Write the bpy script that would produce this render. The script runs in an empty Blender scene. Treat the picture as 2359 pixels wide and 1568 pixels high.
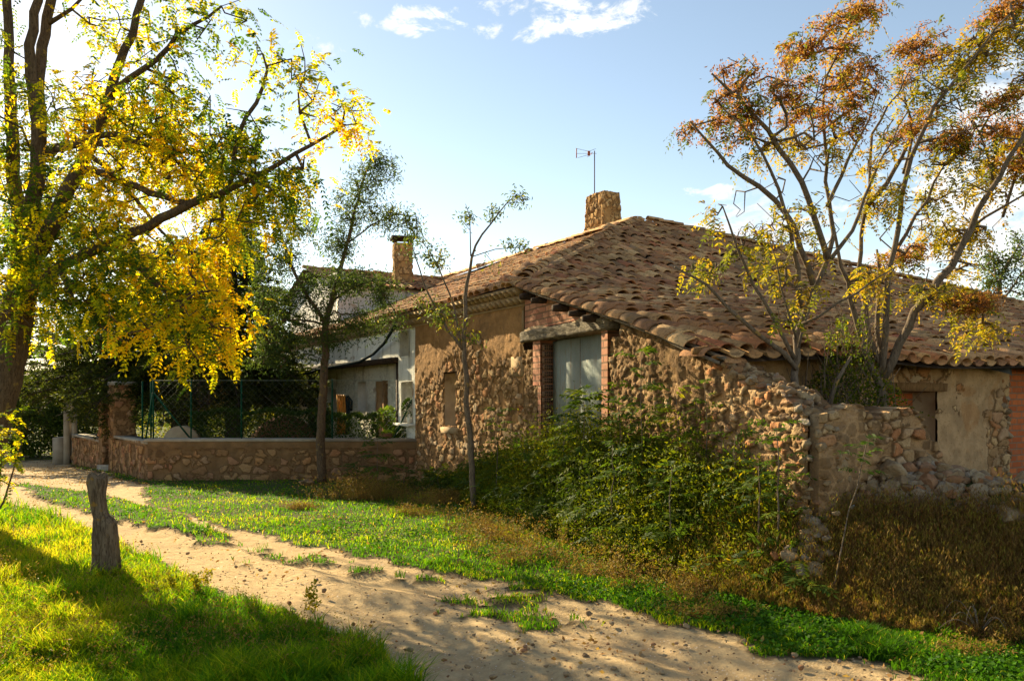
import bpy, math, random
import numpy as np
from mathutils import Vector
rng = np.random.default_rng(7)
random.seed(7)
R = math.radians
# ------------------------------------------------------------------ camera, sky, sun, exposure
sc = bpy.context.scene
F, HZ, UC, CH = 1800.0, 910.0, 1179.0, 1.6      # focal length and horizon measured on a 2358 px wide print of the photo
SUN_AZ, SUN_EL = R(-40.5), R(27)
cam = bpy.data.cameras.new('camera'); cam_o = bpy.data.objects.new('camera', cam)
sc.collection.objects.link(cam_o); sc.camera = cam_o
cam.sensor_width = 36; cam.lens = F / 2358 * 36; cam.shift_y = (HZ - 784) / 2358
cam.clip_start = .05; cam.clip_end = 3000
cam_o.location = (0, 0, CH); cam_o.rotation_euler = (R(90), 0, 0)
sc.view_settings.view_transform = 'Standard'; sc.view_settings.look = 'None'
sc.view_settings.exposure = 1.55; sc.view_settings.gamma = 1
sc.cycles.max_bounces = 7; sc.cycles.transparent_max_bounces = 8
sc.cycles.caustics_reflective = False; sc.cycles.caustics_refractive = False
sc.cycles.sample_clamp_indirect = 4

class NT:
    """tiny node helper"""
    def __init__(s, tree): s.t = tree; s.N = tree.nodes; s.L = tree.links
    def n(s, typ, ins=None, **kw):
        nd = s.N.new(typ)
        for k, v in kw.items(): setattr(nd, k, v)
        for k, v in (ins or {}).items():
            if isinstance(v, bpy.types.NodeSocket): s.L.new(v, nd.inputs[k])
            else: nd.inputs[k].default_value = v
        return nd
    def m(s, op, a, b=0.0, c=None, clamp=False):
        nd = s.N.new('ShaderNodeMath'); nd.operation = op; nd.use_clamp = clamp
        for i, v in enumerate([a, b] + ([c] if c is not None else [])):
            if isinstance(v, bpy.types.NodeSocket): s.L.new(v, nd.inputs[i])
            else: nd.inputs[i].default_value = v
        return nd.outputs[0]
    def mix(s, f, a, b, mode='MIX'):
        nd = s.N.new('ShaderNodeMix'); nd.data_type = 'RGBA'; nd.blend_type = mode
        for i, v in ((0, f), (6, a), (7, b)):
            if isinstance(v, bpy.types.NodeSocket): s.L.new(v, nd.inputs[i])
            elif i == 0: nd.inputs[i].default_value = v
            else: nd.inputs[i].default_value = (*v, 1) if len(v) == 3 else v
        return nd.outputs[2]
    def ramp(s, f, stops, interp='LINEAR'):
        nd = s.N.new('ShaderNodeValToRGB'); cr = nd.color_ramp; cr.interpolation = interp
        while len(cr.elements) > 1: cr.elements.remove(cr.elements[-1])
        cr.elements[0].position = stops[0][0]; cr.elements[0].color = (*stops[0][1], 1)
        for p, c in stops[1:]:
            e = cr.elements.new(p); e.color = (*c, 1)
        s.L.new(f, nd.inputs[0]); return nd.outputs[0]
    def step(s, x, lo, hi):
        nd = s.N.new('ShaderNodeMapRange'); nd.interpolation_type = 'SMOOTHSTEP'
        s.L.new(x, nd.inputs[0]); nd.inputs[1].default_value = lo; nd.inputs[2].default_value = hi
        return nd.outputs[0]
    def noise(s, scale, detail=4, vec=None, rough=.55, dist=0):
        nd = s.n('ShaderNodeTexNoise', {'Scale': scale, 'Detail': detail, 'Roughness': rough, 'Distortion': dist})
        if vec is not None: s.L.new(vec, nd.inputs['Vector'])
        return nd.outputs[0]

w = bpy.data.worlds.new("World"); sc.world = w; w.use_nodes = True
w.node_tree.nodes.clear(); T = NT(w.node_tree)
sky = T.n('ShaderNodeTexSky', sky_type='NISHITA', sun_disc=False, sun_elevation=SUN_EL, sun_rotation=SUN_AZ,
          altitude=900, air_density=1.0, dust_density=.3, ozone_density=2.0)
tc = T.n('ShaderNodeTexCoord').outputs['Generated']
sep = T.n('ShaderNodeSeparateXYZ', {0: tc})
X, Y, Z = sep.outputs
az = T.m('ARCTAN2', X, Y); el = T.m('ARCSINE', Z)
def dirang(u, v):
    x, z = (u - UC) / F, (HZ - v) / F
    return math.atan2(x, 1), math.asin(z / math.sqrt(1 + x * x + z * z))
mask = None
for (u, v, ru, rv, st) in [(1290, 40, 190, 50, 1), (1420, 35, 120, 40, 1), (1130, 45, 60, 48, 1.0), (985, 48, 120, 36, 1.0), (830, 45, 60, 18, .8), (720, 104, 90, 24, .9),
                       (2280, 470, 240, 150, 1.5), (2290, 250, 150, 80, 1.5), (2340, 140, 70, 50, 1.1), (1760, 520, 220, 70, 1.3), (1690, 445, 90, 25, 1.0), (2150, 620, 380, 80, 1.4), (2080, 400, 100, 40, 1.0),
                       (1130, 640, 260, 50, .9), (500, 780, 500, 130, .8), (1580, 450, 60, 20, .5)]:
    a0, e0 = dirang(u, v); sa = ru / F * math.cos(a0)**2; se = rv / F * math.cos(a0)
    da = T.m('DIVIDE', T.m('SUBTRACT', az, a0), sa); de = T.m('DIVIDE', T.m('SUBTRACT', el, e0), se)
    d2 = T.m('ADD', T.m('MULTIPLY', da, da), T.m('MULTIPLY', de, de))
    g = T.m('MULTIPLY', T.m('SUBTRACT', 1.25, d2, clamp=True), st)
    mask = g if mask is None else T.m('MAXIMUM', mask, g)
sc3 = T.n('ShaderNodeMapping', {0: tc, 'Scale': (1, 1, 1.9)}).outputs[0]
cn = T.noise(19, 9, sc3, .66, .4)
cl = T.m('ADD', T.m('MULTIPLY', mask, .36), T.m('MULTIPLY', T.m('SUBTRACT', cn, .5), 2.1))
cf = T.m('MULTIPLY', T.step(cl, .22, .55), T.step(mask, 0.02, .35))
shade = T.noise(7, 5, sc3)
ccol = T.mix(T.step(shade, .35, .65), (3.0, 3.15, 3.25), (4.1, 4.1, 4.0))
air = T.mix(1.0, sky.outputs[0], (.95, .79, .62), 'MULTIPLY')
col = T.mix(T.m('MULTIPLY', cf, .92), air, ccol)
bg = T.n('ShaderNodeBackground', {0: col, 1: .109})
T.L.new(bg.outputs[0], T.n('ShaderNodeOutputWorld').inputs[0])

sun = bpy.data.lights.new('sun', 'SUN'); sun.energy = 5.0; sun.angle = R(.5); sun.color = (1, .84, .52)
so = bpy.data.objects.new('sun', sun); sc.collection.objects.link(so)
sd = Vector((math.sin(SUN_AZ) * math.cos(SUN_EL), math.cos(SUN_AZ) * math.cos(SUN_EL), math.sin(SUN_EL)))
so.rotation_euler = (-sd).to_track_quat('-Z', 'Y').to_euler(); so.location = sd * 60

# ------------------------------------------------------------------ helpers
def P(u, v, y): return np.array([(u - UC) / F * y, y, CH + (HZ - v) / F * y])
def link(o, parent=None):
    sc.collection.objects.link(o)
    if parent is not None: o.parent = parent
    return o
def tag(o, label=None, cat=None, group=None, kind=None):
    for k, v in (('label', label), ('category', cat), ('group', group), ('kind', kind)):
        if v: o[k] = v
    return o
def thing(name, loc, label, cat, group=None):
    o = bpy.data.objects.new(name, None); o.empty_display_size = .2; o.location = tuple(loc); link(o)
    return tag(o, label, cat, group)
def mesh(name, V, Fc, mat, parent=None, fattr=None, vattr=None, uv=None, smooth=False):
    """V (n,3); Fc list of (m,k) int arrays; world coordinates (moved under the parent's origin)"""
    V = np.asarray(V, dtype=np.float32).reshape(-1, 3)
    if parent is not None:
        p = parent; off = np.zeros(3)
        while p is not None: off = off + np.array(p.location); p = p.parent
        V = V - off.astype(np.float32)
    if not isinstance(Fc, list): Fc = [Fc]
    Fc = [np.asarray(f, dtype=np.int32) for f in Fc if len(f)]
    me = bpy.data.meshes.new(name)
    nl = sum(f.size for f in Fc); nf = sum(len(f) for f in Fc)
    me.vertices.add(len(V)); me.vertices.foreach_set('co', V.ravel())
    me.loops.add(nl); me.loops.foreach_set('vertex_index', np.concatenate([f.ravel() for f in Fc]))
    me.polygons.add(nf)
    tot = np.concatenate([np.full(len(f), f.shape[1], np.int32) for f in Fc])
    me.polygons.foreach_set('loop_start', np.concatenate([[0], np.cumsum(tot)[:-1]]).astype(np.int32))
    try: me.polygons.foreach_set('loop_total', tot)
    except Exception: pass
    if smooth: me.polygons.foreach_set('use_smooth', np.ones(nf, bool))
    for nm, a in (fattr or {}).items():
        at = me.attributes.new(nm, 'FLOAT', 'FACE'); at.data.foreach_set('value', np.asarray(a, np.float32).ravel())
    for nm, a in (vattr or {}).items():
        at = me.attributes.new(nm, 'FLOAT', 'POINT'); at.data.foreach_set('value', np.asarray(a, np.float32).ravel())
    if uv is not None:
        ul = me.uv_layers.new(name='UVMap')
        ul.data.foreach_set('uv', np.asarray(uv, np.float32)[np.concatenate([f.ravel() for f in Fc])].ravel())
    me.update(calc_edges=True)
    if mat is not None: me.materials.append(mat)
    return link(bpy.data.objects.new(name, me), parent)

class MB:
    """collects pieces into one mesh"""
    def __init__(s): s.V = []; s.Q = []; s.T = []; s.q = []; s.t = []; s.n = 0; s.UV = []
    def add(s, V, Q=None, Tr=None, v=None, uv=None):
        V = np.asarray(V, float).reshape(-1, 3)
        v = random.random() if v is None else v
        if Q is not None and len(Q):
            Q = np.asarray(Q); s.Q.append(Q + s.n); s.q.append(np.broadcast_to(v, (len(Q),)) if np.ndim(v) == 0 else v)
        if Tr is not None and len(Tr):
            Tr = np.asarray(Tr); s.T.append(Tr + s.n); s.t.append(np.broadcast_to(v, (len(Tr),)) if np.ndim(v) == 0 else v)
        s.V.append(V); s.n += len(V); s.UV.append(np.zeros((len(V), 2)) if uv is None else uv)
        return s
    def box(s, c, size, ax=(1, 0), v=None, taper=1.0, rough=0):
        """box centred at c, size (along ax, across, up)"""
        d = np.array([ax[0], ax[1], 0.]); d /= np.linalg.norm(d); n = np.array([-d[1], d[0], 0]); up = np.array([0, 0, 1.])
        sx, sy, sz = np.array(size) / 2
        V = []
        for k in (-1, 1):
            f = taper if k > 0 else 1
            for i, j in ((-1, -1), (1, -1), (1, 1), (-1, 1)): V.append(np.array(c) + d * i * sx * f + n * j * sy * f + up * k * sz)
        V = np.array(V) + (rng.normal(0, rough, (8, 3)) if rough else 0)
        return s.add(V, [[0, 3, 2, 1], [4, 5, 6, 7], [0, 1, 5, 4], [1, 2, 6, 5], [2, 3, 7, 6], [3, 0, 4, 7]], v=v)
    def tube(s, pts, r, n=8, v=None, cap=True):
        pts = np.asarray(pts, float); k = len(pts); r = np.broadcast_to(np.asarray(r, float), (k,))
        tg = np.gradient(pts, axis=0); tg /= np.linalg.norm(tg, axis=1)[:, None] + 1e-9
        ref = np.array([0., 0, 1]) if abs(tg[0][2]) < .8 else np.array([1., 0, 0])
        a = np.cross(tg, ref); a /= np.linalg.norm(a, axis=1)[:, None] + 1e-9; b = np.cross(tg, a)
        th = np.linspace(0, 2 * np.pi, n, endpoint=False)
        V = pts[:, None] + r[:, None, None] * (np.cos(th)[None, :, None] * a[:, None] + np.sin(th)[None, :, None] * b[:, None])
        i = np.arange(k - 1)[:, None] * n; j = np.arange(n)[None]; j2 = (j + 1) % n
        Q = np.stack([i + j, i + j2, i + n + j2, i + n + j], -1).reshape(-1, 4)
        V = V.reshape(-1, 3); Tr = []
        if cap:
            V = np.vstack([V, pts[:1], pts[-1:]]); m = k * n
            Tr = [[m, (q + 1) % n, q] for q in range(n)] + [[m + 1, m - n + q, m - n + (q + 1) % n] for q in range(n)]
        return s.add(V, Q, Tr, v)
    def build(s, name, mat, parent=None, smooth=False):
        Fc = []; a = []
        if s.Q: Fc.append(np.vstack(s.Q)); a.append(np.concatenate(s.q))
        if s.T: Fc.append(np.vstack(s.T)); a.append(np.concatenate(s.t))
        return mesh(name, np.vstack(s.V), Fc, mat, parent, fattr={'v': np.concatenate(a)}, uv=np.vstack(s.UV), smooth=smooth)

def hash2(i, j, seed):
    h = np.sin(i * 127.1 + j * 311.7 + seed * 74.7) * 43758.5453; return h - np.floor(h)
def vnoise(x, y, seed=0):
    i, j = np.floor(x), np.floor(y); fx, fy = x - i, y - j; fx = fx * fx * (3 - 2 * fx); fy = fy * fy * (3 - 2 * fy)
    return ((hash2(i, j, seed) * (1 - fx) + hash2(i + 1, j, seed) * fx) * (1 - fy) + (hash2(i, j + 1, seed) * (1 - fx) + hash2(i + 1, j + 1, seed) * fx) * fy)
def fbm(x, y, seed=0, o=4):
    s_ = 0; a = .5; t_ = 0
    for k in range(o): s_ = s_ + a * vnoise(x * 2**k, y * 2**k, seed + k * 5); t_ += a; a *= .55
    return s_ / t_
def vor(x, y, seed=0):
    i, j = np.floor(x), np.floor(y); f1 = np.full(x.shape, 9.); f2 = f1.copy(); ident = np.zeros(x.shape)
    for a in (-1, 0, 1):
        for b in (-1, 0, 1):
            ci, cj = i + a, j + b
            px = ci + .5 + .8 * (hash2(ci, cj, seed) - .5); py = cj + .5 + .75 * (hash2(ci, cj, seed + 1) - .5)
            d = np.hypot(x - px, y - py); h = hash2(ci, cj, seed + 2)
            near = d < f1; f2 = np.where(near, f1, np.minimum(f2, d)); ident = np.where(near, h, ident); f1 = np.where(near, d, f1)
    return f1, f2, ident
def sst(x, a, b): t = np.clip((x - a) / (b - a), 0, 1); return t * t * (3 - 2 * t)

# ------------------------------------------------------------------ materials
def mat(name, rough=.85, spec=.25):
    m = bpy.data.materials.new(name); m.use_nodes = True; t = NT(m.node_tree); t.N.clear()
    bs = t.n('ShaderNodeBsdfPrincipled', {'Roughness': rough, 'Specular IOR Level': spec * .6})
    out = t.n('ShaderNodeOutputMaterial', {0: bs.outputs[0]}); t.bs = bs; t.out = out
    return m, t
def obj_vec(t): return t.n('ShaderNodeTexCoord').outputs['Object']
def attr(t, nm): return t.n('ShaderNodeAttribute', attribute_name=nm).outputs['Fac']
def bump(t, h, dist=.01, strength=.6):
    t.L.new(t.n('ShaderNodeBump', {'Height': h, 'Distance': dist, 'Strength': strength}).outputs[0], t.bs.inputs['Normal'])
def setc(t, c): t.L.new(c, t.bs.inputs['Base Color'])

def m_noisy(name, c1, c2, scale=8, rough=.9, b=.008, spec=.2, c3=None, fine=60):
    m, t = mat(name, rough, spec); o = obj_vec(t)
    n = t.noise(scale, 6, o); f = t.noise(fine, 4, o)
    c = t.mix(t.step(n, .35, .65), c1, c2)
    if c3: c = t.mix(t.step(t.noise(scale * .6, 5, o, dist=1), .56, .66), c, c3)
    c = t.mix(t.m('MULTIPLY', t.step(f, .3, .8), .35), c, tuple(x * .55 for x in c1))
    setc(t, c); bump(t, t.m('ADD', n, t.m('MULTIPLY', f, .6)), b); return m
def m_leaf(name, stops, trans=.55, rough=.62, tgain=1.5):
    m, t = mat(name, rough, .22); v = attr(t, 'v'); c = t.ramp(v, stops); setc(t, c)
    tr = t.n('ShaderNodeBsdfTranslucent', {0: t.mix(1.0, c, (tgain, tgain, tgain * .55), 'MULTIPLY')})
    mx = t.n('ShaderNodeMixShader', {0: trans, 1: t.bs.outputs[0], 2: tr.outputs[0]})
    t.L.new(mx.outputs[0], t.out.inputs[0]); return m

def m_stone(name, stones, mortar, stain=(.10, .08, .06)):
    """voronoi stones come from the mesh (sid, mor); the shader adds grain"""
    m, t = mat(name, .92, .15); o = obj_vec(t); sid = attr(t, 'sid'); mor = attr(t, 'mor')
    n = t.noise(14, 6, o); f = t.noise(70, 4, o)
    c = t.ramp(sid, stones)
    c = t.mix(t.step(n, .3, .7), t.mix(.5, c, (.62, .55, .5), 'MULTIPLY'), c)
    mo = t.mix(t.step(t.noise(5, 5, o), .35, .65), mortar, tuple(x * .72 for x in mortar))
    c = t.mix(t.step(t.m('ADD', mor, t.m('MULTIPLY', t.m('SUBTRACT', t.noise(24, 5, o, .65), .5), .5)), .4, .62), c, mo)
    band = t.m('MULTIPLY', t.step(mor, .1, .45), t.m('SUBTRACT', 1.0, t.step(mor, .62, .95)))
    c = t.mix(t.m('MULTIPLY', band, .75), c, (.09, .055, .03))
    c = t.mix(t.m('MULTIPLY', t.step(f, .48, .72), .35), c, stain)
    c = t.mix(t.m('MULTIPLY', t.step(t.noise(26, 6, o, .7), .55, .66), .5), c, (.13, .09, .05))
    c = t.mix(t.m('MULTIPLY', t.step(t.noise(2.3, 6, o, dist=1.2), .54, .68), .45), c, stain)
    c = t.mix(1.0, c, (1.18, 1.0, .80), 'MULTIPLY'); setc(t, c); bump(t, t.m('ADD', n, t.m('MULTIPLY', f, .8)), .022, .9); return m

def m_brick(name, c1, c2, mortar, bw, bh, spec=.2):
    m, t = mat(name, .85, spec); uv = t.n('ShaderNodeUVMap').outputs[0]
    wob = t.n('ShaderNodeMix', data_type='VECTOR'); 
    nz = t.n('ShaderNodeTexNoise', {'Vector': uv, 'Scale': 9.0, 'Detail': 3.0}).outputs['Color']
    wob.inputs[0].default_value = .012; t.L.new(uv, wob.inputs[4]); t.L.new(nz, wob.inputs[5])
    br = t.n('ShaderNodeTexBrick', {'Vector': wob.outputs[1], 'Color1': (*c1, 1), 'Color2': (*c2, 1), 'Mortar': (*mortar, 1), 'Scale': 1.0,
             'Mortar Size': .011, 'Mortar Smooth': .2, 'Brick Width': bw, 'Row Height': bh, 'Bias': 0.0})
    o = obj_vec(t); n = t.noise(18, 5, o)
    c = t.mix(t.m('MULTIPLY', t.step(n, .4, .7), .4), br.outputs[0], tuple(x * .5 for x in c1))
    c = t.mix(t.m('MULTIPLY', t.step(t.noise(4, 5, o, dist=1), .5, .7), .35), c, mortar)
    setc(t, c); bump(t, t.m('SUBTRACT', t.m('MULTIPLY', n, .4), br.outputs[1]), .012, .8); return m

M = {}
# ground: 'g' 1 where grass grows, 0 on the bare track
m, t = mat('ground', .95, .1); o = obj_vec(t); g = attr(t, 'g')
n1 = t.noise(1.1, 6, o); n2 = t.noise(9, 6, o, .65); n3 = t.noise(70, 5, o, .7)
sand = t.mix(t.step(n2, .3, .7), (.56, .40, .215), (.42, .285, .145))
sand = t.mix(t.m('MULTIPLY', t.step(n3, .5, .75), .5), sand, (.25, .17, .11))
sand = t.mix(t.m('MULTIPLY', t.step(n1, .5, .7), .35), sand, (.34, .23, .145))
peb = t.n('ShaderNodeTexVoronoi', {'Vector': o, 'Scale': 38.0, 'Randomness': 1.0})
sand = t.mix(t.m('MULTIPLY', t.m('LESS_THAN', peb.outputs[0], .22), t.step(n2, .5, .6)), sand, (.62, .53, .44))
soil = t.mix(t.step(n2, .35, .65), (.075, .07, .028), (.05, .085, .018))
soil = t.mix(t.step(n1, .45, .7), soil, (.10, .075, .035))
soil = t.mix(t.m('MULTIPLY', t.step(n3, .5, .7), .6), soil, (.03, .03, .012))
edge = t.m('ADD', g, t.m('MULTIPLY', t.m('SUBTRACT', t.noise(6, 8, o, .75), .5), 1.3))
dirt = t.mix(t.step(n2, .35, .65), (.22, .145, .08), (.15, .11, .055))
base_ = t.mix(t.step(edge, .12, .45), sand, dirt)
setc(t, t.mix(t.step(edge, .45, .75), base_, soil))
bump(t, t.m('ADD', t.m('MULTIPLY', n2, 1.0), t.m('MULTIPLY', n3, .5)), .03, .8); M['ground'] = m

tan = [(0, (.33, .22, .12)), (.2, (.46, .34, .20)), (.38, (.22, .14, .08)), (.52, (.52, .39, .23)), (.66, (.40, .19, .09)), (.78, (.44, .37, .28)), (.9, (.30, .20, .12)), (1, (.56, .44, .28))]
M['rubble_wall'] = m_stone('rubble_wall', tan, (.37, .235, .12))
M['side_wall'] = m_stone('side_wall', [(0, (.26, .185, .11)), (.3, (.36, .27, .17)), (.5, (.19, .135, .085)), (.7, (.31, .23, .14)), (.85, (.24, .15, .09)), (1, (.38, .32, .24))], (.25, .175, .10))
M['flaky'] = m_stone('flaky', tan, (.46, .34, .22), stain=(.34, .17, .06))
M['garden_wall'] = m_stone('garden_wall', [(0, (.30, .20, .11)), (.3, (.38, .27, .16)), (.5, (.22, .14, .09)), (.7, (.42, .29, .15)), (.85, (.36, .18, .11)), (1, (.33, .26, .19))], (.23, .155, .09))
M['ruin_wall'] = m_stone('ruin_wall', [(0, (.37, .27, .17)), (.3, (.48, .38, .25)), (.5, (.30, .21, .12)), (.7, (.44, .34, .23)), (.82, (.42, .20, .10)), (1, (.42, .36, .28))], (.40, .28, .17))
M['chimney_stone'] = m_stone('chimney_stone', [(0, (.52, .36, .17)), (.4, (.62, .46, .23)), (.7, (.44, .29, .14)), (1, (.62, .48, .27))], (.42, .28, .13))
m, t = mat('rock', .92, .15); o = obj_vec(t); n = t.noise(9, 6, o); f = t.noise(45, 5, o)
c = t.ramp(attr(t, 'v'), [(0, (.30, .205, .115)), (.3, (.40, .29, .17)), (.5, (.21, .14, .08)), (.65, (.38, .17, .07)), (.8, (.31, .24, .17)), (.97, (.43, .36, .28))])
c = t.mix(t.step(n, .35, .65), t.mix(.6, c, (.6, .5, .42), 'MULTIPLY'), c); c = t.mix(t.m('MULTIPLY', t.step(f, .5, .7), .4), c, (.12, .09, .06))
setc(t, c); bump(t, t.m('ADD', n, t.m('MULTIPLY', f, .6)), .03, .9); M['rock'] = m
M['red_brick'] = m_brick('red_brick', (.56, .27, .16), (.38, .15, .09), (.20, .12, .07), .25, .09)
M['orange_brick'] = m_brick('orange_brick', (.56, .15, .045), (.38, .09, .03), (.26, .15, .09), .25, .085)
M['mortar'] = m_noisy('mortar', (.47, .33, .20), (.38, .26, .15), 6, c3=(.3, .2, .11))
M['old_plaster'] = m_noisy('old_plaster', (.46, .34, .21), (.36, .25, .15), 3.5, c3=(.29, .18, .10), b=.02)
# flaking plaster over stone on the ruin's back wall
m, t = mat('flaking_plaster', .93, .12); o = obj_vec(t)
n = t.noise(1.7, 7, o, .6, .6); k = t.step(t.m('ADD', n, t.m('MULTIPLY', attr(t, 'mor'), .0)), .50, .515)
vv = t.n('ShaderNodeTexVoronoi', {'Vector': o, 'Scale': 6.5}, feature='DISTANCE_TO_EDGE'); vc = t.n('ShaderNodeTexVoronoi', {'Vector': o, 'Scale': 6.5})
st = t.mix(.85, (.30, .2, .12), t.ramp(t.n('ShaderNodeSeparateColor', {0: vc.outputs['Color']}).outputs[0], tan))
st = t.mix(t.step(vv.outputs[0], .02, .09), (.20, .12, .065), st)
pl = t.mix(t.step(t.noise(3, 6, o), .35, .65), (.50, .41, .31), (.40, .31, .22))
pl = t.mix(t.m('MULTIPLY', t.step(t.noise(1.2, 6, o, dist=1), .5, .7), .7), pl, (.46, .46, .44))
pl = t.mix(t.m('MULTIPLY', t.step(t.noise(22, 6, o), .55, .7), .5), pl, (.25, .17, .11))
setc(t, t.mix(k, pl, st)); bump(t, t.m('ADD', t.m('MULTIPLY', k, -1.0), t.m('MULTIPLY', t.m('MULTIPLY', t.step(vv.outputs[0], .0, .12), k), .9)), .05, 1.0); M['flaking_plaster'] = m
# white limewash with stains and pebbledash
def white(name, dash=0, c=(.78, .74, .65)):
    m, t = mat(name, .9, .2); o = obj_vec(t); n = t.noise(1.6, 7, o, .65, .8)
    sv = t.n('ShaderNodeMapping', {0: o, 'Scale': (3, 3, .5)}).outputs[0]
    cc = t.mix(t.m('MULTIPLY', t.step(t.noise(2.2, 6, sv), .5, .72), .55), c, (.30, .26, .2))
    cc = t.mix(t.m('MULTIPLY', t.step(n, .6, .66), .8), cc, (.38, .27, .17))
    cc = t.mix(t.m('MULTIPLY', t.step(t.noise(30, 5, o), .6, .7), .45), cc, (.34, .26, .18))
    setc(t, cc); bump(t, t.m('ADD', t.noise(40, 4, o), t.m('MULTIPLY', t.noise(12, 3, o), 2.0 * dash)), .012 + .05 * dash, .9); return m
M['white_plaster'] = white('white_plaster'); M['pebbledash'] = white('pebbledash', 1, (.80, .73, .58)); M['shaded_white'] = white('shaded_white', 0, (.62, .57, .5))  # last one: the white plaster again, darker, with shade put into its colour
# roof tiles
m, t = mat('roof_tile', .9, .15); o = obj_vec(t); v = attr(t, 'v')
c = t.ramp(v, [(0, (.24, .14, .085)), (.16, (.34, .20, .12)), (.3, (.46, .32, .18)), (.44, (.28, .165, .10)), (.56, (.50, .37, .21)), (.68, (.37, .17, .10)), (.8, (.20, .14, .10)), (.9, (.56, .42, .25)), (1, (.36, .14, .085))])
n = t.noise(7, 6, o, .65); f = t.noise(36, 5, o, .7)
c = t.mix(t.m('MULTIPLY', t.step(n, .52, .66), .7), c, (.085, .068, .052))
c = t.mix(t.m('MULTIPLY', t.step(f, .52, .64), .65), c, (.055, .045, .038))
c = t.mix(t.m('MULTIPLY', t.step(t.noise(50, 4, o), .6, .68), .38), c, (.34, .30, .23))
c = t.mix(t.m('MULTIPLY', t.step(t.noise(.8, 7, o, .6, .8), .45, .62), .45), c, (.13, .10, .07))
c = t.mix(t.m('MULTIPLY', t.step(t.noise(5, 5, o, dist=.6), .58, .68), .4), c, (.26, .17, .05)); c = t.mix(1.0, c, (1.22, 1.02, .82), 'MULTIPLY')
setc(t, c); bump(t, t.m('ADD', f, n), .012, .7); M['roof_tile'] = m
M['roof_bed'] = m_noisy('roof_bed', (.07, .05, .038), (.12, .09, .065), 12)
def m_wood(name, c1, c2, axis=(6, 6, 1), moss=None, rough=.9, b=.02):
    m, t = mat(name, rough, .2); o = t.n('ShaderNodeMapping', {0: obj_vec(t), 'Scale': axis}).outputs[0]
    n = t.noise(5, 7, o, .7, .4); c = t.mix(t.step(n, .35, .62), c1, c2)
    c = t.mix(t.m('MULTIPLY', t.step(t.noise(14, 5, o), .55, .65), .8), c, tuple(x * .35 for x in c1))
    if moss: c = t.mix(t.m('MULTIPLY', t.step(t.noise(9, 4, obj_vec(t)), .6, .68), .8), c, moss)
    setc(t, c); bump(t, n, b, 1.0); return m
M['post_wood'] = m_wood('post_wood', (.10, .065, .038), (.21, .15, .095), (9, 9, 1.2), (.33, .17, .03))
M['lintel_wood'] = m_wood('lintel_wood', (.075, .055, .04), (.27, .22, .155), (1.5, 1.5, 12))
M['dark_wood'] = m_wood('dark_wood', (.035, .022, .016), (.07, .045, .03), (3, 3, 3))
M['brown_wood'] = m_wood('brown_wood', (.20, .10, .04), (.28, .15, .06), (8, 8, 1))
M['grey_board'] = m_wood('grey_board', (.13, .10, .075), (.21, .17, .13), (2, 2, 8), rough=.9)
M['bark'] = m_wood('bark', (.085, .055, .034), (.15, .10, .06), (7, 7, 1.6), (.30, .20, .05), b=.03)
M['bark_pale'] = m_wood('bark_pale', (.11, .08, .055), (.19, .14, .10), (9, 9, 2), (.33, .2, .05), b=.008)
M['bark_dark'] = m_wood('bark_dark', (.045, .032, .024), (.085, .06, .045), (6, 6, 1.5), b=.04)
m, t = mat('door_paint', .8, .2); o = obj_vec(t); sv = t.n('ShaderNodeMapping', {0: o, 'Scale': (9, 9, .8)}).outputs[0]
n = t.noise(3.2, 7, sv, .65); c = t.mix(t.step(t.noise(2, 5, o), .3, .7), (.22, .245, .225), (.29, .315, .29))
c = t.mix(t.m('MULTIPLY', t.step(n, .59, .64), .9), c, (.25, .13, .085)); c = t.mix(t.m('MULTIPLY', t.step(t.noise(5, 6, sv), .58, .7), .3), c, (.42, .43, .42))
c = t.mix(t.m('MULTIPLY', t.step(t.noise(1.3, 7, sv, .7), .55, .7), .55), c, (.20, .13, .085))
setc(t, c); bump(t, n, .004); M['door_paint'] = m
def plain(name, c, rough=.5, spec=.4, metal=0):
    m, t = mat(name, rough, spec); n = t.noise(12, 5, obj_vec(t))
    setc(t, t.mix(t.step(n, .35, .7), c, tuple(x * .65 for x in c))); t.bs.inputs['Metallic'].default_value = metal; return m
M['green_paint'] = plain('green_paint', (.006, .06, .03), .7, .15)
M['wire'] = plain('wire', (.22, .25, .19), .5)
M['rust'] = plain('rust', (.09, .035, .018), .8); M['black_plastic'] = plain('black_plastic', (.012, .013, .016), .45)
M['hose_black'] = plain('hose_black', (.02, .03, .035), .95, .05); M['galvanised'] = plain('galvanised', (.34, .30, .27), .4, .5, .6)
M['antenna_red'] = plain('antenna_red', (.40, .10, .04), .5); M['concrete'] = m_noisy('concrete', (.36, .31, .24), (.28, .23, .17), 4)
M['terracotta'] = m_noisy('terracotta', (.30, .14, .08), (.24, .11, .07), 5); M['orange_slat'] = plain('orange_slat', (.60, .24, .03), .5)
M['glass'] = plain('glass', (.55, .62, .66), .08, .8, .5); M['hole_shade'] = plain('hole_shade', (.02, .015, .012), .9)
M['white_stone'] = m_noisy('white_stone', (.72, .74, .78), (.6, .6, .62), 9); M['slate'] = m_noisy('slate', (.40, .40, .38), (.30, .29, .27), 3)
M['cornice'] = m_noisy('cornice', (.44, .31, .17), (.34, .23, .13), 7); M['cornice_tile'] = m_noisy('cornice_tile', (.15, .06, .03), (.10, .045, .025), 9)
M['acacia'] = m_leaf('acacia', [(0, (.04, .085, .012)), (.28, (.09, .14, .012)), (.42, (.30, .32, .008)), (.72, (.72, .51, .008)), (1, (.72, .38, .008))], .66, tgain=1.6)
M['ailanthus'] = m_leaf('ailanthus', [(0, (.045, .07, .012)), (.35, (.12, .13, .015)), (.6, (.36, .28, .015)), (.8, (.40, .20, .02)), (1, (.28, .10, .03))], .5)
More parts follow.
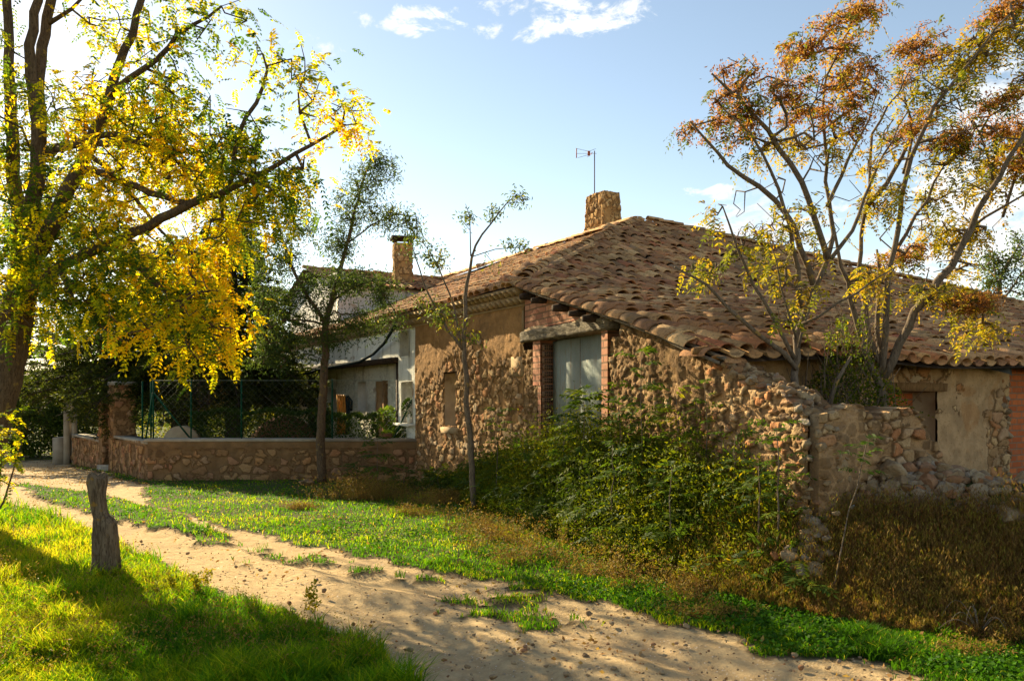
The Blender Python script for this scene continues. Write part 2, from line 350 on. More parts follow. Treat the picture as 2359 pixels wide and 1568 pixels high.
M['seed'] = m_leaf('seed', [(0, (.20, .07, .02)), (.5, (.40, .165, .045)), (1, (.52, .28, .09))], .5, tgain=1.2)
M['olive_leaf'] = m_leaf('olive_leaf', [(0, (.035, .06, .018)), (.5, (.075, .11, .025)), (.85, (.14, .17, .025)), (1, (.32, .27, .02))], .45)
M['needle'] = m_leaf('needle', [(0, (.02, .033, .008)), (.5, (.045, .06, .010)), (1, (.12, .12, .012))], .45)
M['hedge'] = m_leaf('hedge', [(0, (.02, .04, .008)), (.6, (.05, .085, .012)), (1, (.13, .17, .015))], .35)
M['fresh_bush'] = m_leaf('fresh_bush', [(0, (.06, .12, .01)), (1, (.20, .26, .02))], .5)
M['grass'] = m_leaf('grass', [(0, (.035, .10, .004)), (.45, (.085, .20, .005)), (.75, (.30, .34, .006)), (.93, (.44, .36, .02)), (1, (.44, .30, .08))], .55, tgain=1.7)
M['clover'] = m_leaf('clover', [(0, (.022, .07, .006)), (.6, (.05, .14, .006)), (1, (.12, .20, .01))], .4)
M['shrub_leaf'] = m_leaf('shrub_leaf', [(0, (.035, .06, .006)), (.4, (.11, .135, .006)), (.75, (.24, .22, .008)), (1, (.42, .28, .01))], .45)
M['fern_leaf'] = m_leaf('fern_leaf', [(0, (.03, .06, .010)), (.5, (.075, .12, .012)), (.85, (.17, .18, .012)), (1, (.38, .30, .02))], .45)
M['dry_weed'] = m_leaf('dry_weed', [(0, (.10, .048, .016)), (.4, (.24, .13, .04)), (.7, (.34, .24, .05)), (.85, (.19, .19, .012)), (1, (.30, .12, .03))], .35, tgain=1.2)
M['litter'] = m_leaf('litter', [(0, (.15, .07, .03)), (.5, (.33, .18, .06)), (.8, (.42, .28, .08)), (1, (.24, .14, .09))], .3)
#PART2
# ------------------------------------------------------------------ terrain
A = np.array([-.5, .8660254]); E = np.array([.8660254, .5]); C0 = np.array([.18, 12.375]); B = np.array([.342, -.9397])
AN = -E; BN = np.array([-.9397, -.342])
def SR(s, r): return C0 + np.multiply.outer(np.asarray(s, float), E) + np.multiply.outer(np.asarray(r, float), A)
def mound(x, y):
    q = (x - 2.03) * .6 + (y - 5.88) * .8
    h = .88 * sst(q, -.25, 1.5) - .44 * sst(q, 1.6, 3.1) - .12 * sst(x, 5, 8)
    side = sst(x, 1.55, 2.5) * (1 - .0 * y) * (1 - sst(y, 11, 13))
    return np.maximum(h, 0) * side * (.9 + .25 * fbm(x * 2.2, y * 2.2, 31))
def gz(x, y):
    x = np.asarray(x, float); y = np.asarray(y, float)
    base = -.15 * sst(y, 9, 16.5) - .28 * sst(y, 16, 24) - .15 * sst(y, 24, 60)
    near = np.exp(-((np.hypot(x, y - 8)) / 25)**2)
    return base + near * .10 * (fbm(x * .45, y * .45, 3) - .5) + near * .03 * (fbm(x * 3, y * 3, 9) - .5) + mound(x, y)
def G(u, v):
    z = 0.0
    for _ in range(6):
        y = (CH - z) * F / (v - HZ); x = (u - UC) / F * y; z = float(gz(x, y)) - float(mound(x, y))
    return np.array([x, y])
def sdist(x, y, poly):
    poly = np.asarray(poly); d = np.full(x.shape, 1e9); inside = np.zeros(x.shape, bool)
    for i in range(len(poly)):
        a, b = poly[i], poly[(i + 1) % len(poly)]; e = b - a; wx, wy = x - a[0], y - a[1]
        t_ = np.clip((wx * e[0] + wy * e[1]) / (e @ e + 1e-9), 0, 1); d = np.minimum(d, np.hypot(wx - e[0] * t_, wy - e[1] * t_))
        c = (a[1] > y) != (b[1] > y)
        with np.errstate(divide='ignore', invalid='ignore'):
            inside ^= c & (x < (b[0] - a[0]) * (y - a[1]) / (b[1] - a[1] + 1e-12) + a[0])
    return np.where(inside, -d, d)
path_px = [(1030, 2600), (1000, 1600), (930, 1556), (860, 1508), (710, 1432), (570, 1384), (470, 1346), (370, 1292), (290, 1254), (200, 1220), (100, 1180), (0, 1150), (-300, 1100),
           (-300, 1052), (0, 1062), (70, 1054), (160, 1062), (175, 1078), (240, 1092), (330, 1116), (345, 1160), (430, 1186), (540, 1213), (660, 1240), (800, 1272), (950, 1302), (1080, 1320),
           (1200, 1345), (1330, 1375), (1450, 1404), (1568, 1440), (1700, 1474), (1848, 1510), (2093, 1546), (2300, 1585), (3600, 2600)]
PATH = [G(*p) for p in path_px]
STRIP = [G(*p) for p in [(30, 1108), (110, 1120), (200, 1133), (320, 1163), (450, 1208), (520, 1232), (440, 1226), (350, 1208), (230, 1180), (110, 1146)]]
def grassy(x, y):
    d = sdist(x, y, PATH); n = fbm(x * 1.7, y * 1.7, 11) - .5; n2 = fbm(x * 5.5, y * 5.5, 17) - .5
    right = sst(x - (-.55 * (y - 6)), -.5, .8)
    g = sst(d + n * (.3 + .15 * right) + n2 * (.3 + .25 * right), -.10 - .06 * right, .12)
    s = sdist(x, y, STRIP); g = np.maximum(g, 1 - sst(s + n2 * .5, -.02, .12))
    for (u, v, ru) in [(665, 1286, .30), (1100, 1390, .16), (1190, 1372, .24), (1000, 1335, .16), (1150, 1418, .17), (1250, 1440, .12), (610, 1264, .12), (500, 1243, .2), (870, 1310, .14), (760, 1292, .12)]:
        c = G(u, v); g = np.maximum(g, .60 * (1 - sst(np.hypot((x - c[0]) * .8, (y - c[1]) * 1.2) + n2 * .9 + n * .3, ru * .5, ru * 1.1)))
    return g
def axis(segs):
    out = []
    for a, b, h in segs: out.append(np.arange(a, b, h))
    return np.unique(np.round(np.concatenate(out + [[segs[-1][1]]]), 4))
gx = axis([(-900, -200, 80), (-200, -40, 12), (-40, -14, 1.2), (-14, -6, .12), (-6, 5, .06), (5, 9, .12), (9, 40, 1.2), (40, 200, 12), (200, 900, 80)])
gy = axis([(-60, 0, 5), (0, 3, .5), (3, 12, .06), (12, 19, .12), (19, 30, .4), (30, 80, 4), (80, 300, 20), (300, 1500, 120)])
XX, YY = np.meshgrid(gx, gy); ZZ = gz(XX, YY); GG = grassy(XX, YY)
track = (1 - GG) * sst(YY, 2, 4) * (1 - sst(YY, 25, 40)); DP = sdist(XX, YY, PATH); ZZ = ZZ - .025 * track * (YY < 40) - .035 * np.exp(-((DP + .55) / .16)**2) * track + .02 * np.exp(-((DP + .95) / .25)**2) * track
nx, ny = len(gx), len(gy); ii = np.arange(ny - 1)[:, None] * nx + np.arange(nx - 1)[None]
Q = np.stack([ii, ii + 1, ii + nx + 1, ii + nx], -1).reshape(-1, 4)
VV = np.stack([XX, YY, ZZ], -1).reshape(-1, 3); gg = GG.ravel()
tag(mesh('ground', VV, Q, M['ground'], vattr={'g': gg}, smooth=True), kind='structure')
pm = (gg[Q].mean(1) < .42) & (VV[Q][:, :, 1].mean(1) < 60) & (VV[Q][:, :, 1].mean(1) > -2)
Qp = Q[pm]; us, inv = np.unique(Qp, return_inverse=True); Vp = VV[us].copy(); Vp[:, 2] += .006
tag(mesh('path', Vp, inv.reshape(-1, 4), M['ground'], vattr={'g': gg[us]}, smooth=True), kind='structure')

# ------------------------------------------------------------------ walls
def wall(name, p0, d, L, zb, ztop, nrm, fn, m, parent, holes=(), res=.02, thick=.4, zres=None, t0=0.):
    p0 = np.array(p0, float); d = np.array(d, float); nrm = np.array(nrm, float)
    ts = np.linspace(t0, L, max(2, int((L - t0) / res) + 1)); tops = np.array([ztop(q) for q in ts]) if callable(ztop) else np.full(len(ts), ztop)
    nz = max(2, int((tops.max() - zb) / (zres or res)) + 1); wv = np.linspace(0, 1, nz)
    Tt = np.repeat(ts[:, None], nz, 1)
    Zt = zb + (tops.max() - zb) * wv[None]; Zt = np.minimum(Zt, tops[:, None]) + 0 * Tt
    dis, sid, mor = fn(Tt, Zt)
    edge = sst(Tt - t0, 0, .03) * sst(L - Tt, 0, .03); dis = dis * edge
    XY = p0 + Tt[..., None] * d + dis[..., None] * nrm
    V = np.concatenate([XY, Zt[..., None]], -1).reshape(-1, 3); k = len(ts)
    i = (np.arange(k - 1)[:, None] * nz + np.arange(nz - 1)[None]).ravel()
    Qd = np.stack([i, i + nz, i + nz + 1, i + 1], -1)
    tc_, zc_ = Tt.ravel()[Qd].mean(1), Zt.ravel()[Qd].mean(1); keep = np.ptp(Zt.ravel()[Qd], axis=1) > 1e-5
    for a, b_, c, e in holes: keep &= ~((tc_ > a) & (tc_ < b_) & (zc_ > c) & (zc_ < e))
    Qd = Qd[keep]
    bk = np.concatenate([np.concatenate([p0 + ts[:, None] * d - nrm * thick, np.full((k, 1), zb)], 1), np.concatenate([p0 + ts[:, None] * d - nrm * thick, tops[:, None]], 1)])
    n0 = len(V); V = np.vstack([V, bk]); j = np.arange(k - 1)
    backs = np.stack([n0 + j, n0 + k + j, n0 + k + j + 1, n0 + j + 1], -1)
    topq = np.stack([j * nz + nz - 1, (j + 1) * nz + nz - 1, n0 + k + j + 1, n0 + k + j], -1)
    ends = []
    for col, bb in ((0, 0), (k - 1, k - 1)):
        colv = col * nz; ends += [[colv, colv + nz - 1, n0 + k + bb, n0 + bb]]
    bh = [h_ for h_ in holes if len(h_) == 4]
    uv = np.concatenate([np.stack([Tt, Zt], -1).reshape(-1, 2), np.stack([np.r_[ts, ts], np.r_[ts * 0 + zb, tops]], -1)])
    pad = np.zeros(2 * k)
    if bh: keepb = np.ones(k - 1, bool)
    return mesh(name, V, [Qd, backs, topq, np.array(ends)], m, parent, vattr={'sid': np.r_[sid.ravel(), pad + .3], 'mor': np.r_[mor.ravel(), pad + .6]}, uv=uv)
def stones(sx, sy, depth, seed, plaster=None, gap=(.04, .15), warp=.6):
    def fn(t_, z):
        wx = t_ / sx + warp * (fbm(t_ * 3, z * 3, seed + 7) - .5) * 2; wy = z / sy + warp * (fbm(t_ * 3 + 9, z * 3, seed + 8) - .5) * 2
        f1, f2, idn = vor(wx, wy, seed); big, big2, idb = vor(wx * .52 + 3.3, wy * .52, seed + 20)
        usebig = (hash2(np.floor(wx * .52 * .7), np.floor(wy * .52), seed + 30) > .6)
        e = f2 - f1; h = sst(e, *gap); n = fbm(t_ * 9, z * 9, seed + 3, 5) - .5; nf = fbm(t_ * 30, z * 30, seed + 4, 3) - .5
        pit = sst(fbm(t_ * 7 + 4, z * 7, seed + 11, 4), .52, .68); keep = sst(idn, .12, .3)
        tilt = .35 * np.sin(t_ / sx * 2.3 + idn * 40) + .35 * np.sin(z / sy * 2.1 + idn * 71)
        dome = h * (.45 + .75 * idn + .3 * tilt) * keep * (1 - .55 * pit)
        dis = depth * dome + .035 * n + .012 * nf; mor = np.maximum(1 - h * keep, .9 * pit)
        if plaster is not None:
            k = plaster(t_, z, n); dis = dis * (1 - k) + k * (depth * .8 + .02 * n + .010 * nf); mor = np.maximum(mor, k)
        return dis, (idn * .999), mor
    return fn
flat = lambda t_, z: (0 * t_, 0 * t_, 0 * t_)
rough = lambda t_, z: (.02 * (fbm(t_ * 5, z * 5, 5) - .5) + .008 * (fbm(t_ * 25, z * 25, 6) - .5), 0 * t_, 0 * t_)
def niche(name, p0, d, nrm, t0, t1, z0, z1, dep, m, parent, matback=None):
    """open box let into a wall"""
    p0 = np.array(p0, float); d = np.array(d, float); nrm = np.array(nrm, float); f = []
    t0, t1, z1 = t0 + .03, t1 - .03, z1 - .03
    for o_ in (-.022, dep):
        for (t_, z) in ((t0, z0), (t1, z0), (t1, z1), (t0, z1)): q = p0 + t_ * d - nrm * o_; f.append([q[0], q[1], z])
    return mesh(name, f, np.array([[4, 5, 6, 7], [0, 1, 5, 4], [1, 2, 6, 5], [2, 3, 7, 6], [3, 0, 4, 7]]), m, parent, fattr={'v': [.5] * 5},
                uv=np.array([[t0, z0], [t1, z0], [t1, z1], [t0, z1]] * 2))
def rA(u, s=0.): k = (u - UC) / F; p = C0 + s * E; return (p[0] - k * p[1]) / (.5 + .8660254 * k)
def tB(u): k = (u - UC) / F; return (k * 12.375 - .18) / (.342 + .94 * k)
def zv(v, y): return CH + (HZ - v) / F * y

PR = [(-5.35, 1.97), (-5.05, 2.07), (-3.85, 2.44), (-2, 2.9), (0, 3.39), (1.0, 3.80), (1.9, 4.25), (3.5, 5.12), (5.29, 6.14), (7, 7.1)]
pr_r, pr_z = np.array(PR).T
prof = lambda r: np.interp(r, pr_r, pr_z)
SL1 = .41
def z1(s): return 3.39 + SL1 * np.asarray(s)
barn = thing('stone_farmhouse', (*SR(3, 3), 0), 'old stone farmhouse with a sagging hipped tile roof and a grey barn door', 'house')
house = thing('white_house', (*SR(3, 10), -.2), 'whitewashed rendered house with a deep porch joined to the far end of the stone farmhouse', 'house')

# facade A of the barn (recedes to the left)
def plA(t_, z, n): return sst(z + .5 * n * 2 + .25 * (fbm(t_ * 1.2, z * .8, 44) - .5) * 4 - .25 * np.sin(t_ * 1.1), 1.95, 2.35)
r_end = rA(957)
fA = stones(.17, .13, .036, 3, plA)
wn = (rA(1053), rA(1025), 1.03, 2.03)
wall('front_wall', C0, A, r_end, -.35, 3.02, AN, fA, M['rubble_wall'], barn, holes=[wn])
wf = niche('window', C0, A, AN, wn[0] - .01, wn[1] + .01, wn[2] - .01, wn[3] + .01, .24, M['old_plaster'], barn)
mb = MB(); c = C0 + A * (wn[0] + wn[1]) / 2 + AN * .03; mb.box([*(c - AN * .03), .95], (.62, .14, .12), A, rough=.008); mb.build('sill', M['mortar'], wf)
# quoin stones at the corner
mb = MB(); zq = 1.9
while zq < 3.0:
    h = random.uniform(.30, .42); h = min(h, 3.05 - zq); wq = random.uniform(.22, .42); 
    c = C0 + A * (wq / 2 - .012) + AN * -.096; mb.box([*c, zq + h / 2], (wq, .24, h - .012), A, rough=.006); zq += h
mb.build('quoin', M['cornice'], barn)
# wall B (gable side with the door, runs towards the camera and ends in ruin)
tK = tB(1860); zB = lambda t_: float(prof(-.985 * t_)) - .14
d0, d1 = tB(1250), tB(1392)
bt1 = tB(1434)
tE = 5.0
fB = stones(.10, .07, .04, 9, lambda t_, z, n: sst(fbm(t_ * .9, z * .9, 61) + .5 * n, .62, .74) * .7)
wall('side_wall', C0, B, tE, -.1, zB, BN, fB, M['side_wall'], barn, holes=[(.03, bt1 - .02, 2.40, 9), (.1, bt1, 2.3, 2.62), (d0 - .12, d1 + .14, -.2, 2.42), (d0 - .29, d1 + .14, 1.76, 2.42)], t0=.03)
def brickpanel(name, t0, t1, za, zb_, off, m, parent, P0=C0, d=B, n=BN, top=None, fn=None):
    return wall(name, np.array(P0) + np.array(n) * off, d, t1, za, (top or zb_), n, fn or (lambda a, b: (.006 * (fbm(a * 8, b * 8, 3) - .5), 0 * a, 0 * a)), m, parent, res=.05, thick=.3, t0=t0)
brickpanel('brick_infill', .16, bt1, 2.60, None, .035, M['red_brick'], barn, top=zB)
brickpanel('brick_jamb', d1 + .005, d1 + .17, .2, 2.42, .045, M['red_brick'], barn)
brickpanel('brick_jamb', d0 - .30, d0 - .01, 1.75, 2.42, .04, M['red_brick'], barn)
brickpanel('brick_jamb', d0 - .125, d0 - .008, -.1, 1.75, .03, M['red_brick'], barn)
# mortar band over the lintel
brickpanel('mortar_band', .16, bt1 - .02, 2.50, 2.605, .045, M['mortar'], barn, top=lambda t_: 2.60 + .045 * math.sin(t_ * 3))
# hollow bricks of the left jamb seen end on
mb = MB(); holes_ = []
for i in range(22):
    z = .25 + i * .098; c = C0 + B * (d0 + .005) + BN * (-.08); wj = .17 + random.uniform(-.01, .015)
    mb.box([*c, z], (.03, wj, .085), B, v=random.random())
    h1 = MB()
    for a_ in (-.05, -.018, .018, .05):
        for b_ in (-.018, .018):
            cc = C0 + B * (d0 + .0205) + BN * (-.08 + a_); h1.box([*cc, z + b_], (.006, .02, .022), B)
    holes_.append(h1)
jm = mb.build('brick_jamb', M['red_brick'], barn)
for h1 in holes_: h1.build('brick_hole', M['hole_shade'], jm)  # solid dark boxes on the brick ends, coloured for the shade inside the holes
# door: three sheet leaves, recessed
dr = thing('door', (*(C0 + B * (d0 + d1) / 2), 0), None, None); dr.parent = barn; dr.location = tuple(np.array(dr.location) - np.array(barn.location))
xs = [d0 + .02, d0 + .98, d1 + .02]
for i in range(2):
    mb = MB()
    c = C0 + B * (xs[i] + xs[i + 1]) / 2 - BN * .17; wdt = xs[i + 1] - xs[i] - .012
    mb.box([*c, 1.74], (wdt, .03, 1.32), B); mb.box([*c, .53], (wdt, .03, 1.06), B)
    mb.build('leaf', M['door_paint'], dr)
mb = MB(); c = C0 + B * (xs[1] - .06) - BN * .145; mb.box([*c, 1.1], (.03, .03, .14), B); mb.build('handle', M['rust'], dr)
for z in (.5, 1.3, 2.15):
    mb = MB(); c = C0 + B * (xs[2] - .14) - BN * .150; mb.box([*c, z], (.22, .012, .035), B); mb.build('hinge', M['rust'], dr)
mb = MB(); c = C0 + B * xs[1] - BN * .160; mb.box([*c, 1.2], (.018, .014, 2.35), B); mb.build('cover_strip', M['grey_board'], dr)
# lintel: rough old beam
def rough_beam(p, q, h, dep, n3, name, m, parent, seed=1, amp=.03):
    p, q = np.array(p), np.array(q); L = np.linalg.norm(q - p); d = (q - p) / L; n3 = np.array(n3); up = np.cross(n3, d); up = up if up[2] > 0 else -up
    k = int(L / .025); th = np.linspace(0, 2 * np.pi, 28, endpoint=False); ring = []
    sq = np.maximum(np.abs(np.cos(th)), np.abs(np.sin(th)))
    l = np.linspace(0, 1, k)
    rad = 1 + amp * 4 * (fbm(l[:, None] * L * 1.6, np.cos(th)[None] * 2.5 + 5 + np.sin(th)[None] * 1.5, seed) - .5) + amp * 9 * (fbm(l[:, None] * L * 5, th[None] * 6, seed + 3) - .5)
    tp = 1 - .25 * (l < .02) - .2 * (l > .985)
    V = p + l[:, None, None] * (q - p) + (n3 * (dep / 2)) * (np.cos(th) / sq)[None, :, None] * (rad * tp[:, None])[..., None] + (up * (h / 2)) * (np.sin(th) / sq)[None, :, None] * (rad * tp[:, None])[..., None]
    i = np.arange(k - 1)[:, None] * 28; j = np.arange(28)[None]; j2 = (j + 1) % 28
    Qd = np.stack([i + j, i + j2, i + 28 + j2, i + 28 + j], -1).reshape(-1, 4)
    V = np.vstack([V.reshape(-1, 3), p, q]); m_ = k * 28
    Tr = [[m_, (a + 1) % 28, a] for a in range(28)] + [[m_ + 1, m_ - 28 + a, m_ - 28 + (a + 1) % 28] for a in range(28)]
    return mesh(name, V, [Qd, np.array(Tr)], m, parent, fattr={'v': np.full(len(Qd) + 56, .5)})
n3 = np.array([*BN, 0])
pa, pb = C0 + B * .0 - BN * .06, C0 + B * (tB(1412)) - BN * .06
rough_beam([*pa, 2.51], [*pb, 2.475], .17, .30, n3, 'lintel', M['lintel_wood'], barn, 4)
# rafter ends and verge boards
for u, rr in ((1235, .06), (1262, .05), (1313, .06), (1352, .045), (1385, .055)):
    t_ = tB(u); p = C0 + B * t_; z = zB(t_) - .02
    MB().tube([[*(p - BN * .3), z + .02], [*(p + BN * .10), z], [*(p + BN * .26), z - .015]], [rr, rr * 1.05, rr * .75], 9).build('rafter', M['dark_wood'], barn)
mb = MB()
for a, b_ in ((-.05, 2.6), (2.55, 4.6), (4.5, 5.45)):
    p, q = C0 + B * a + BN * .17, C0 + B * b_ + BN * (.19 if a < 1 else .15)
    mb.tube([[*p, zB(a) + .075], [*((p + q) / 2), zB((a + b_) / 2) + .06], [*q, zB(b_) + .07]], [.018, .02, .017], 6)
    p2, q2 = p - BN * .07, q - BN * .07
    mb.tube([[*p2, zB(a) + .11], [*((p2 + q2) / 2), zB((a + b_) / 2) + .10], [*q2, zB(b_) + .105]], [.02, .022, .02], 6)
mb.build('verge_board', M['grey_board'], barn)
# ruined stretch of wall B, and wall D from its end
bk = lambda us, zs: (lambda t_: float(np.interp(t_, [tB(q) for q in us], zs)) + .07 * (float(fbm(np.array(t_ * 6.), np.array(0.), 77)) - .5) * 2 + .05 * (float(fbm(np.array(t_ * 22.), np.array(3.), 78)) - .5) * 2)
ruin = thing('ruined_wall', (*(C0 + B * 5.9), 0), 'crumbling rubble stone wall with a broken sloping top running out from the farmhouse corner', 'wall')
topB = bk([1600, 1648, 1700, 1757, 1813, 1841, 1862], [2.02, 1.93, 1.78, 1.69, 1.62, 1.52, 1.43])
wall('masonry', C0, B, tK, 0., topB, BN,
     stones(.11, .075, .05, 15, lambda t_, z, n: .6 * sst(fbm(t_ * 1.3, z * 1.3, 71), .58, .7)), M['ruin_wall'], ruin, t0=tE, thick=.34, res=.016)
K0 = C0 + B * tK
sD = lambda u: (lambda k: (k * K0[1] - K0[0]) / (.8660254 - .5 * k))((u - UC) / F)
DN = np.array([.5, -.8660254])
Dw = thing('ruined_cross_wall', (*(K0 + E * .8), .4), 'broken plastered stone wall stub with a wavy crest in front of the ruined room', 'wall')
topD = lambda s: float(np.interp(s, [0, sD(1905), sD(1940), sD(1985), sD(2010), sD(2075), sD(2090), sD(2125), sD(2150)], [1.44, 1.47, 1.53, 1.40, 1.46, 1.49, 1.40, 1.19, .93])) + .04 * (float(fbm(np.array(s * 14.), np.array(1.), 8)) - .5) * 2
fD = stones(.15, .10, .055, 27, lambda t_, z, n: .75 * sst(fbm(t_ * 2.6, z * 3.2, 72) + .4 * n, .55, .63), gap=(.05, .2), warp=.5)
wall('masonry', K0 + DN * .09, E, sD(2160), .2, topD, DN, fD, M['ruin_wall'], Dw, res=.013, thick=.3, t0=.02)

# ------------------------------------------------------------------ rocks
def ico():
    g = (1 + 5**.5) / 2
    v = np.array([[-1, g, 0], [1, g, 0], [-1, -g, 0], [1, -g, 0], [0, -1, g], [0, 1, g], [0, -1, -g], [0, 1, -g], [g, 0, -1], [g, 0, 1], [-g, 0, -1], [-g, 0, 1]], float)
    f = [[0, 11, 5], [0, 5, 1], [0, 1, 7], [0, 7, 10], [0, 10, 11], [1, 5, 9], [5, 11, 4], [11, 10, 2], [10, 7, 6], [7, 1, 8], [3, 9, 4], [3, 4, 2], [3, 2, 6], [3, 6, 8], [3, 8, 9], [4, 9, 5], [2, 4, 11], [6, 2, 10], [8, 6, 7], [9, 8, 1]]
    v /= np.linalg.norm(v[0]); return v, np.array(f)
def subdiv(v, f):
    v = list(map(tuple, v)); cache = {}; out = []
    def mid(a, b):
        k = (min(a, b), max(a, b))
        if k not in cache:
            m_ = np.add(v[a], v[b]); v.append(tuple(m_ / np.linalg.norm(m_))); cache[k] = len(v) - 1
        return cache[k]
    for a, b, c in f:
        x, y, z = mid(a, b), mid(b, c), mid(c, a); out += [[a, x, z], [b, y, x], [c, z, y], [x, y, z]]
    return np.array(v), np.array(out)
ICO1 = subdiv(*ico()); ICO2 = subdiv(*ICO1); ICO3 = subdiv(*ICO2)
def rock(mb, c, size, seed, lod=2, v=None, flat_=.7):
    V, Fc = (ICO1, ICO2, ICO3)[lod - 1]; V = V.copy()
    for k in range(11):                                   # chop with planes for a broken look
        n = rng.normal(size=3); n /= np.linalg.norm(n); dd = rng.uniform(.48, .8); h = V @ n; V -= np.maximum(h - dd, 0)[:, None] * n
    V *= (1 + .22 * (fbm(V[:, 0] * 2 + seed, V[:, 1] * 2 + V[:, 2] * 1.3, seed % 97) - .5))[:, None]
    if lod == 3: V *= (1 + .16 * (fbm(V[:, 0] * 5 + seed, V[:, 1] * 5 + V[:, 2] * 4, 31) - .5) + .1 * (fbm(V[:, 0] * 11 + seed, V[:, 1] * 9 + V[:, 2] * 11, 33) - .5))[:, None]
    V *= np.array([1, rng.uniform(.65, .95), flat_ * rng.uniform(.8, 1.1)])
    a, b_ = rng.uniform(0, 6.28), rng.normal(0, .3); ca, sa, cb, sb = np.cos(a), np.sin(a), np.cos(b_), np.sin(b_)
    V = V @ np.array([[ca, sa, 0], [-sa, ca, 0], [0, 0, 1]]) @ np.array([[1, 0, 0], [0, cb, sb], [0, -sb, cb]])
    mb.add(V * size + np.array(c), Tr=Fc, v=.88 * rng.random() if v is None else v)
# crest stones bedded on the broken wall tops (part of each wall)
mb = MB()
for t_ in np.arange(tE + .02, tK, .045):
    for k in range(5):
        p = C0 + B * t_ - BN * rng.uniform(-.02, .3); sz = rng.uniform(.025, .07)
        rock(mb, [*p, topB(t_) + rng.uniform(-.02, .02)], sz, int(t_ * 99), 2)
for k in range(60):
    z = rng.uniform(.3, 1.4); p = K0 + E * rng.uniform(0, .36) + DN * rng.uniform(.07, .11); rock(mb, [*p, z], rng.uniform(.03, .07), k, 2)
for k in range(90):
    z = rng.uniform(.3, 1.45); p = K0 + BN * rng.uniform(-.03, .03) - B * rng.uniform(.0, .09); rock(mb, [*p, z], rng.uniform(.03, .065), k, 2)
mb.build('crest', M['rock'], ruin)
mb = MB()
for s in np.arange(0, sD(2140), .05):
    for k in range(4):
        p = K0 + E * s - DN * rng.uniform(-.01, .28); rock(mb, [*p, topD(s) - .025], rng.uniform(.03, .06), int(s * 99), 2)
for k in range(20):
    s = rng.uniform(sD(2100), sD(2160)); p = K0 + E * s - DN * rng.uniform(0, .28); rock(mb, [*p, max(.5, topD(s)) - rng.uniform(0, .3)], rng.uniform(.05, .09), k, 2)
mb.build('crest', M['rock'], Dw)
# rubble mound
mb = MB(); cnt = 0
def put(u0, u1, y0, y1, n, s0, s1, lod=2, sink=.25):
    for k in range(n):
        y = rng.uniform(y0, y1); x = (rng.uniform(u0, u1) - UC) / F * y
        q = (x - 2.03) * .6 + (y - 5.88) * .8
        if q < .25: continue
        if sdist(np.array([x]), np.array([y]), [K0, K0 + E * 1.7, K0 + E * 1.7 - DN * 1.2, K0 - DN * 1.2])[0] < 0: continue
        s = rng.uniform(s0, s1)**1; rock(mb, [x, y, float(gz(x, y)) + s * sink], s, k, lod)
put(1840, 2450, 5.5, 10.0, 2600, .012, .045, 1); put(1840, 2450, 5.7, 10.2, 1100, .035, .075, 2); put(1870, 2420, 6.1, 9.6, 120, .07, .12, 3, .3)
for k in range(420):
    s = rng.uniform(-.1, 1.8); f_ = rng.random(); p = K0 + E * s + DN * (.10 + .5 * f_); sz = rng.uniform(.03, .09); rock(mb, [*p, float(gz(*p)) + .10 * (1 - f_)**1.5 * rng.random()], sz, k, 2)
for k in range(90):
    s = rng.uniform(.0, 1.9); p = K0 + E * s + DN * rng.uniform(.05, .55); sz = rng.uniform(.03, .09); rock(mb, [*p, float(gz(*p)) + sz * .3], sz, k, 2)
for k in range(260):
    f_ = rng.random(); p = K0 + BN * (.02 + .45 * f_) - B * rng.uniform(-.35, 1.0); rock(mb, [*p, float(gz(*p)) + .45 * (1 - f_)**1.6 * rng.random()], rng.uniform(.03, .09), k, 2)
for k in range(60):
    p = K0 + BN * rng.uniform(.02, .4) - B * rng.uniform(-.3, .9); sz = rng.uniform(.04, .1); rock(mb, [*p, float(gz(*p)) + .15 + rng.uniform(0, .15)], sz, k, 2)
tag(mb.build('rubble', M['rock']), kind='stuff', label='heap of fallen rubble stones below the ruined walls')
def single_rock(u, y, size, v, label, lift=.4, m='rock', fl=.7, name='fallen_stone'):
    x = (u - UC) / F * y; z = float(gz(x, y)) + size * lift; mb = MB(); rock(mb, [0, 0, 0], size, int(u), 3, v, fl)
    o = mb.build(name, M[m]); o.location = (x, y, z); tag(o, label, 'stone', 'large stones fallen from the ruined walls')
single_rock(2218, 7.9, .17, .5, 'rounded pale boulder at the foot of the plastered wall right of the doorway', .5)
single_rock(2055, 6.55, .15, .3, 'grey brown boulder lying under the broken plastered wall stub', .6)
single_rock(2290, 7.2, .20, .64, 'flat reddish slab of stone near the right end of the rubble', .5, fl=.45)
single_rock(2322, 7.5, .16, .3, 'smooth sandy boulder beside the reddish slab', .7)
single_rock(2330, 5.7, .15, .3, 'squared cream stone block beside the rusty frame', .9, fl=.8)
single_rock(1964, 6.3, .055, .9, 'small bright white block lying on the rubble heap', 2.6, 'white_stone', .45, 'white_block')
single_rock(2125, 7.0, .16, .1, 'yellowish boulder at the broken end of the wall stub', .9)
single_rock(705, 15.0, .16, .5, 'low grey stone at the foot of the slender tree by the garden wall', .3)

p = P(1625, 805, 7.45); o = MB().tube([P(1598, 809, 7.35), P(1668, 796, 7.7)], [.035, .03], 8).build('wooden_pole', M['brown_wood']); tag(o, 'short round wooden pole lying on the broken wall top under the eave', 'pole')
o = thing('roof_tile', P(1662, 826, 7.35), 'single fallen clay roof tile lying on the broken wall top', 'tile')
